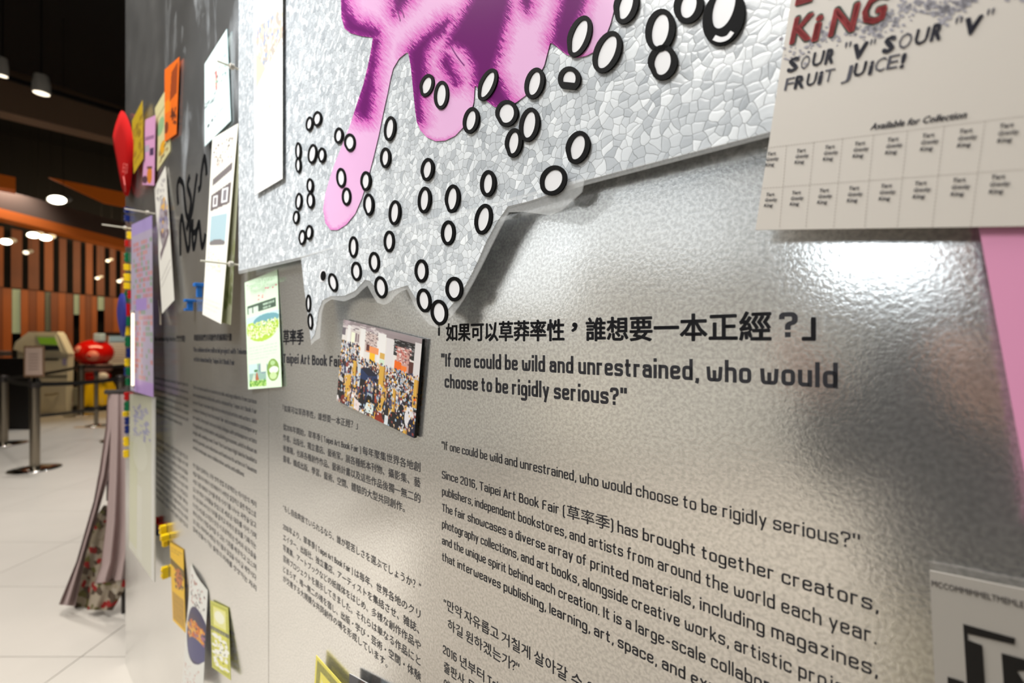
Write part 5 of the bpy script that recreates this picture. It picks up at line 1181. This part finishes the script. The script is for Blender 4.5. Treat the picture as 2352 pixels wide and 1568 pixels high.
def drape(name, left, right, Y0, amp, waves, m, ph=0.0, ny=26, nx=40, lean=0.0):
    """cloth between two vertical outlines given as photo points (top to bottom)"""
    def at(line, t):
        s = t * (len(line) - 1); i = min(int(s), len(line) - 2); f = s - i; return (line[i][0] + (line[i + 1][0] - line[i][0]) * f, line[i][1] + (line[i + 1][1] - line[i][1]) * f)
    V = []
    for j in range(ny):
        tt = j / (ny - 1); l, r_ = at(left, tt), at(right, tt)
        for i in range(nx):
            u = i / (nx - 1); x = l[0] + (r_[0] - l[0]) * u; y = l[1] + (r_[1] - l[1]) * u
            V.append(P(x, y, Y0 + lean * tt + amp * (0.3 + tt) * math.sin(waves * PI * u + ph)))
    Fc = [(j * nx + i, j * nx + i + 1, (j + 1) * nx + i + 1, (j + 1) * nx + i) for j in range(ny - 1) for i in range(nx - 1)]
    return part(t, name, V, Fc, m, smooth=True)
drape('outer_cloth', [(247, 905), (243, 980), (228, 1080), (215, 1150), (175, 1290), (135, 1388)], [(272, 905), (262, 1000), (248, 1100), (222, 1190), (198, 1270), (172, 1392)], Yc, .02, 3, CLOTH)
drape('floral_lining', [(238, 1160), (225, 1180), (200, 1250), (182, 1310), (170, 1395)], [(246, 1160), (246, 1190), (240, 1250), (232, 1320), (228, 1404)], Yc + .06, .01, 2, FLORAL)
drape('front_fold', [(256, 905), (254, 1000), (250, 1100), (244, 1200), (232, 1300), (216, 1340)], [(300, 905), (302, 1000), (304, 1100), (303, 1200), (300, 1270), (292, 1330)], Yc - .03, .02, 4, CLOTH, 1.0)
drape('floral_hem', [(216, 1340), (206, 1372), (200, 1400)], [(296, 1326), (280, 1365), (258, 1402)], Yc - .02, .01, 4, FLORAL, 1.0, ny=6)
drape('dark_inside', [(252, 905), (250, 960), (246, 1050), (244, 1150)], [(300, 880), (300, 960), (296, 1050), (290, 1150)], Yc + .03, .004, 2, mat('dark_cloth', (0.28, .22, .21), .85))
part(t, 'hanging_bar', *tube([P(243, 900, Yc), P(306, 900, Yc)], .012, 10), mat('dark_bar', (0.15, .12, .11), .5))
V_ = P(285, 900, Yc + .02); part(t, 'stand_leg', *tube([V_, Vector((V_.x, V_.y, 0))], .012, 10), MATS['dark_bar'])
bpy.data.scenes.remove(TMP)

# ------------------------------------------------------------------ the person taking the picture (only its dark blurred reflection shows)
def body_tube(secs, seg=20):
    V, Fc = [], []
    for (x, y, z, rx, ry) in secs:
        for k in range(seg):
            a = 2 * PI * k / seg; V.append(Vector((x + rx * math.cos(a), y + ry * math.sin(a), z)))
    for i in range(len(secs) - 1):
        for k in range(seg): Fc.append((i * seg + k, i * seg + (k + 1) % seg, (i + 1) * seg + (k + 1) % seg, (i + 1) * seg + k))
    Fc += [tuple(range(seg)), tuple((len(secs) - 1) * seg + k for k in range(seg))]
    return V, Fc
bx, by = -0.13, -0.27
pr = thing('person', 'person in black top and beige trousers, a dark blur in the metal wall', 'person', loc=(bx, by, 0))
BTOP, BTR, SKN, HAIR = mat('black_top', (.05, .05, .055), .85), mat('beige_trousers', (.80, .76, .66), .85), mat('skin_tone', (.78, .60, .50), .55), mat('black_hair', (.04, .03, .03), .6)
o = part(pr, 'top', *body_tube([(bx, by, 1.02, .19, .135), (bx, by, 1.06, .192, .14), (bx, by, 1.14, .19, .135), (bx, by, 1.25, .20, .135), (bx, by, 1.36, .205, .12), (bx, by, 1.43, .17, .09), (bx, by, 1.47, .09, .065), (bx, by, 1.50, .06, .058)]), BTOP, smooth=True)
o = part(pr, 'head', *body_tube([(bx, by, 1.47, .052, .052), (bx, by + .005, 1.53, .050, .055), (bx, by + .015, 1.56, .058, .075), (bx, by + .012, 1.61, .072, .092), (bx, by + .005, 1.67, .078, .098), (bx, by, 1.73, .068, .085), (bx, by, 1.765, .035, .045)]), SKN, smooth=True)
part(pr, 'hair', *body_tube([(bx, by - .035, 1.56, .060, .060), (bx, by - .025, 1.64, .083, .080), (bx, by - .012, 1.70, .086, .094), (bx, by - .006, 1.75, .074, .090), (bx, by, 1.785, .035, .045)]), HAIR, smooth=True)
for sgn in (-1, 1):
    part(pr, 'trouser_leg', *body_tube([(bx + sgn * .080, by, 1.06, .085, .11), (bx + sgn * .085, by, .92, .092, .11), (bx + sgn * .09, by, .75, .082, .09), (bx + sgn * .092, by + .01, .48, .062, .068), (bx + sgn * .095, by, .30, .058, .064), (bx + sgn * .095, by, .07, .05, .058)]), BTR, smooth=True)
    part(pr, 'shoe', *bbox_bevel((bx + sgn * .095, by + .04, .045), (.095, .27, .09), .03), BTOP)
    part(pr, 'sleeve', *tube([(bx + sgn * .17, by, 1.39), (bx + sgn * .23, by + .03, 1.24), (bx + sgn * .25, by + .07, 1.13), (bx + sgn * .22, by + .14, 1.22), (bx + sgn * .17, by + .18, 1.31)], [.062, .052, .045, .038, .032], 14), BTOP, smooth=True)
    hx, hy, hz_ = bx + sgn * .155, by + .20, 1.35
    part(pr, 'hand', *tube([(hx, hy - .03, hz_ - .03), (hx, hy, hz_), (hx - sgn * .01, hy + .03, hz_ + .02)], [.024, .034, .026], 12), SKN, smooth=True)
    for f in range(4): part(pr, 'finger', *tube([(hx + (f - 1.5) * .014, hy + .03, hz_ + .03), (hx + (f - 1.5) * .014 - sgn * .006, hy + .055, hz_ + .05), (hx + (f - 1.5) * .013 - sgn * .014, hy + .05, hz_ + .075 + .004 * (f in (1, 2)))], [.009, .008, .0065], 8), SKN, smooth=True)
    part(pr, 'thumb', *tube([(hx - sgn * .028, hy - .01, hz_), (hx - sgn * .045, hy + .015, hz_ + .02), (hx - sgn * .048, hy + .03, hz_ + .04)], [.011, .010, .008], 8), SKN, smooth=True)
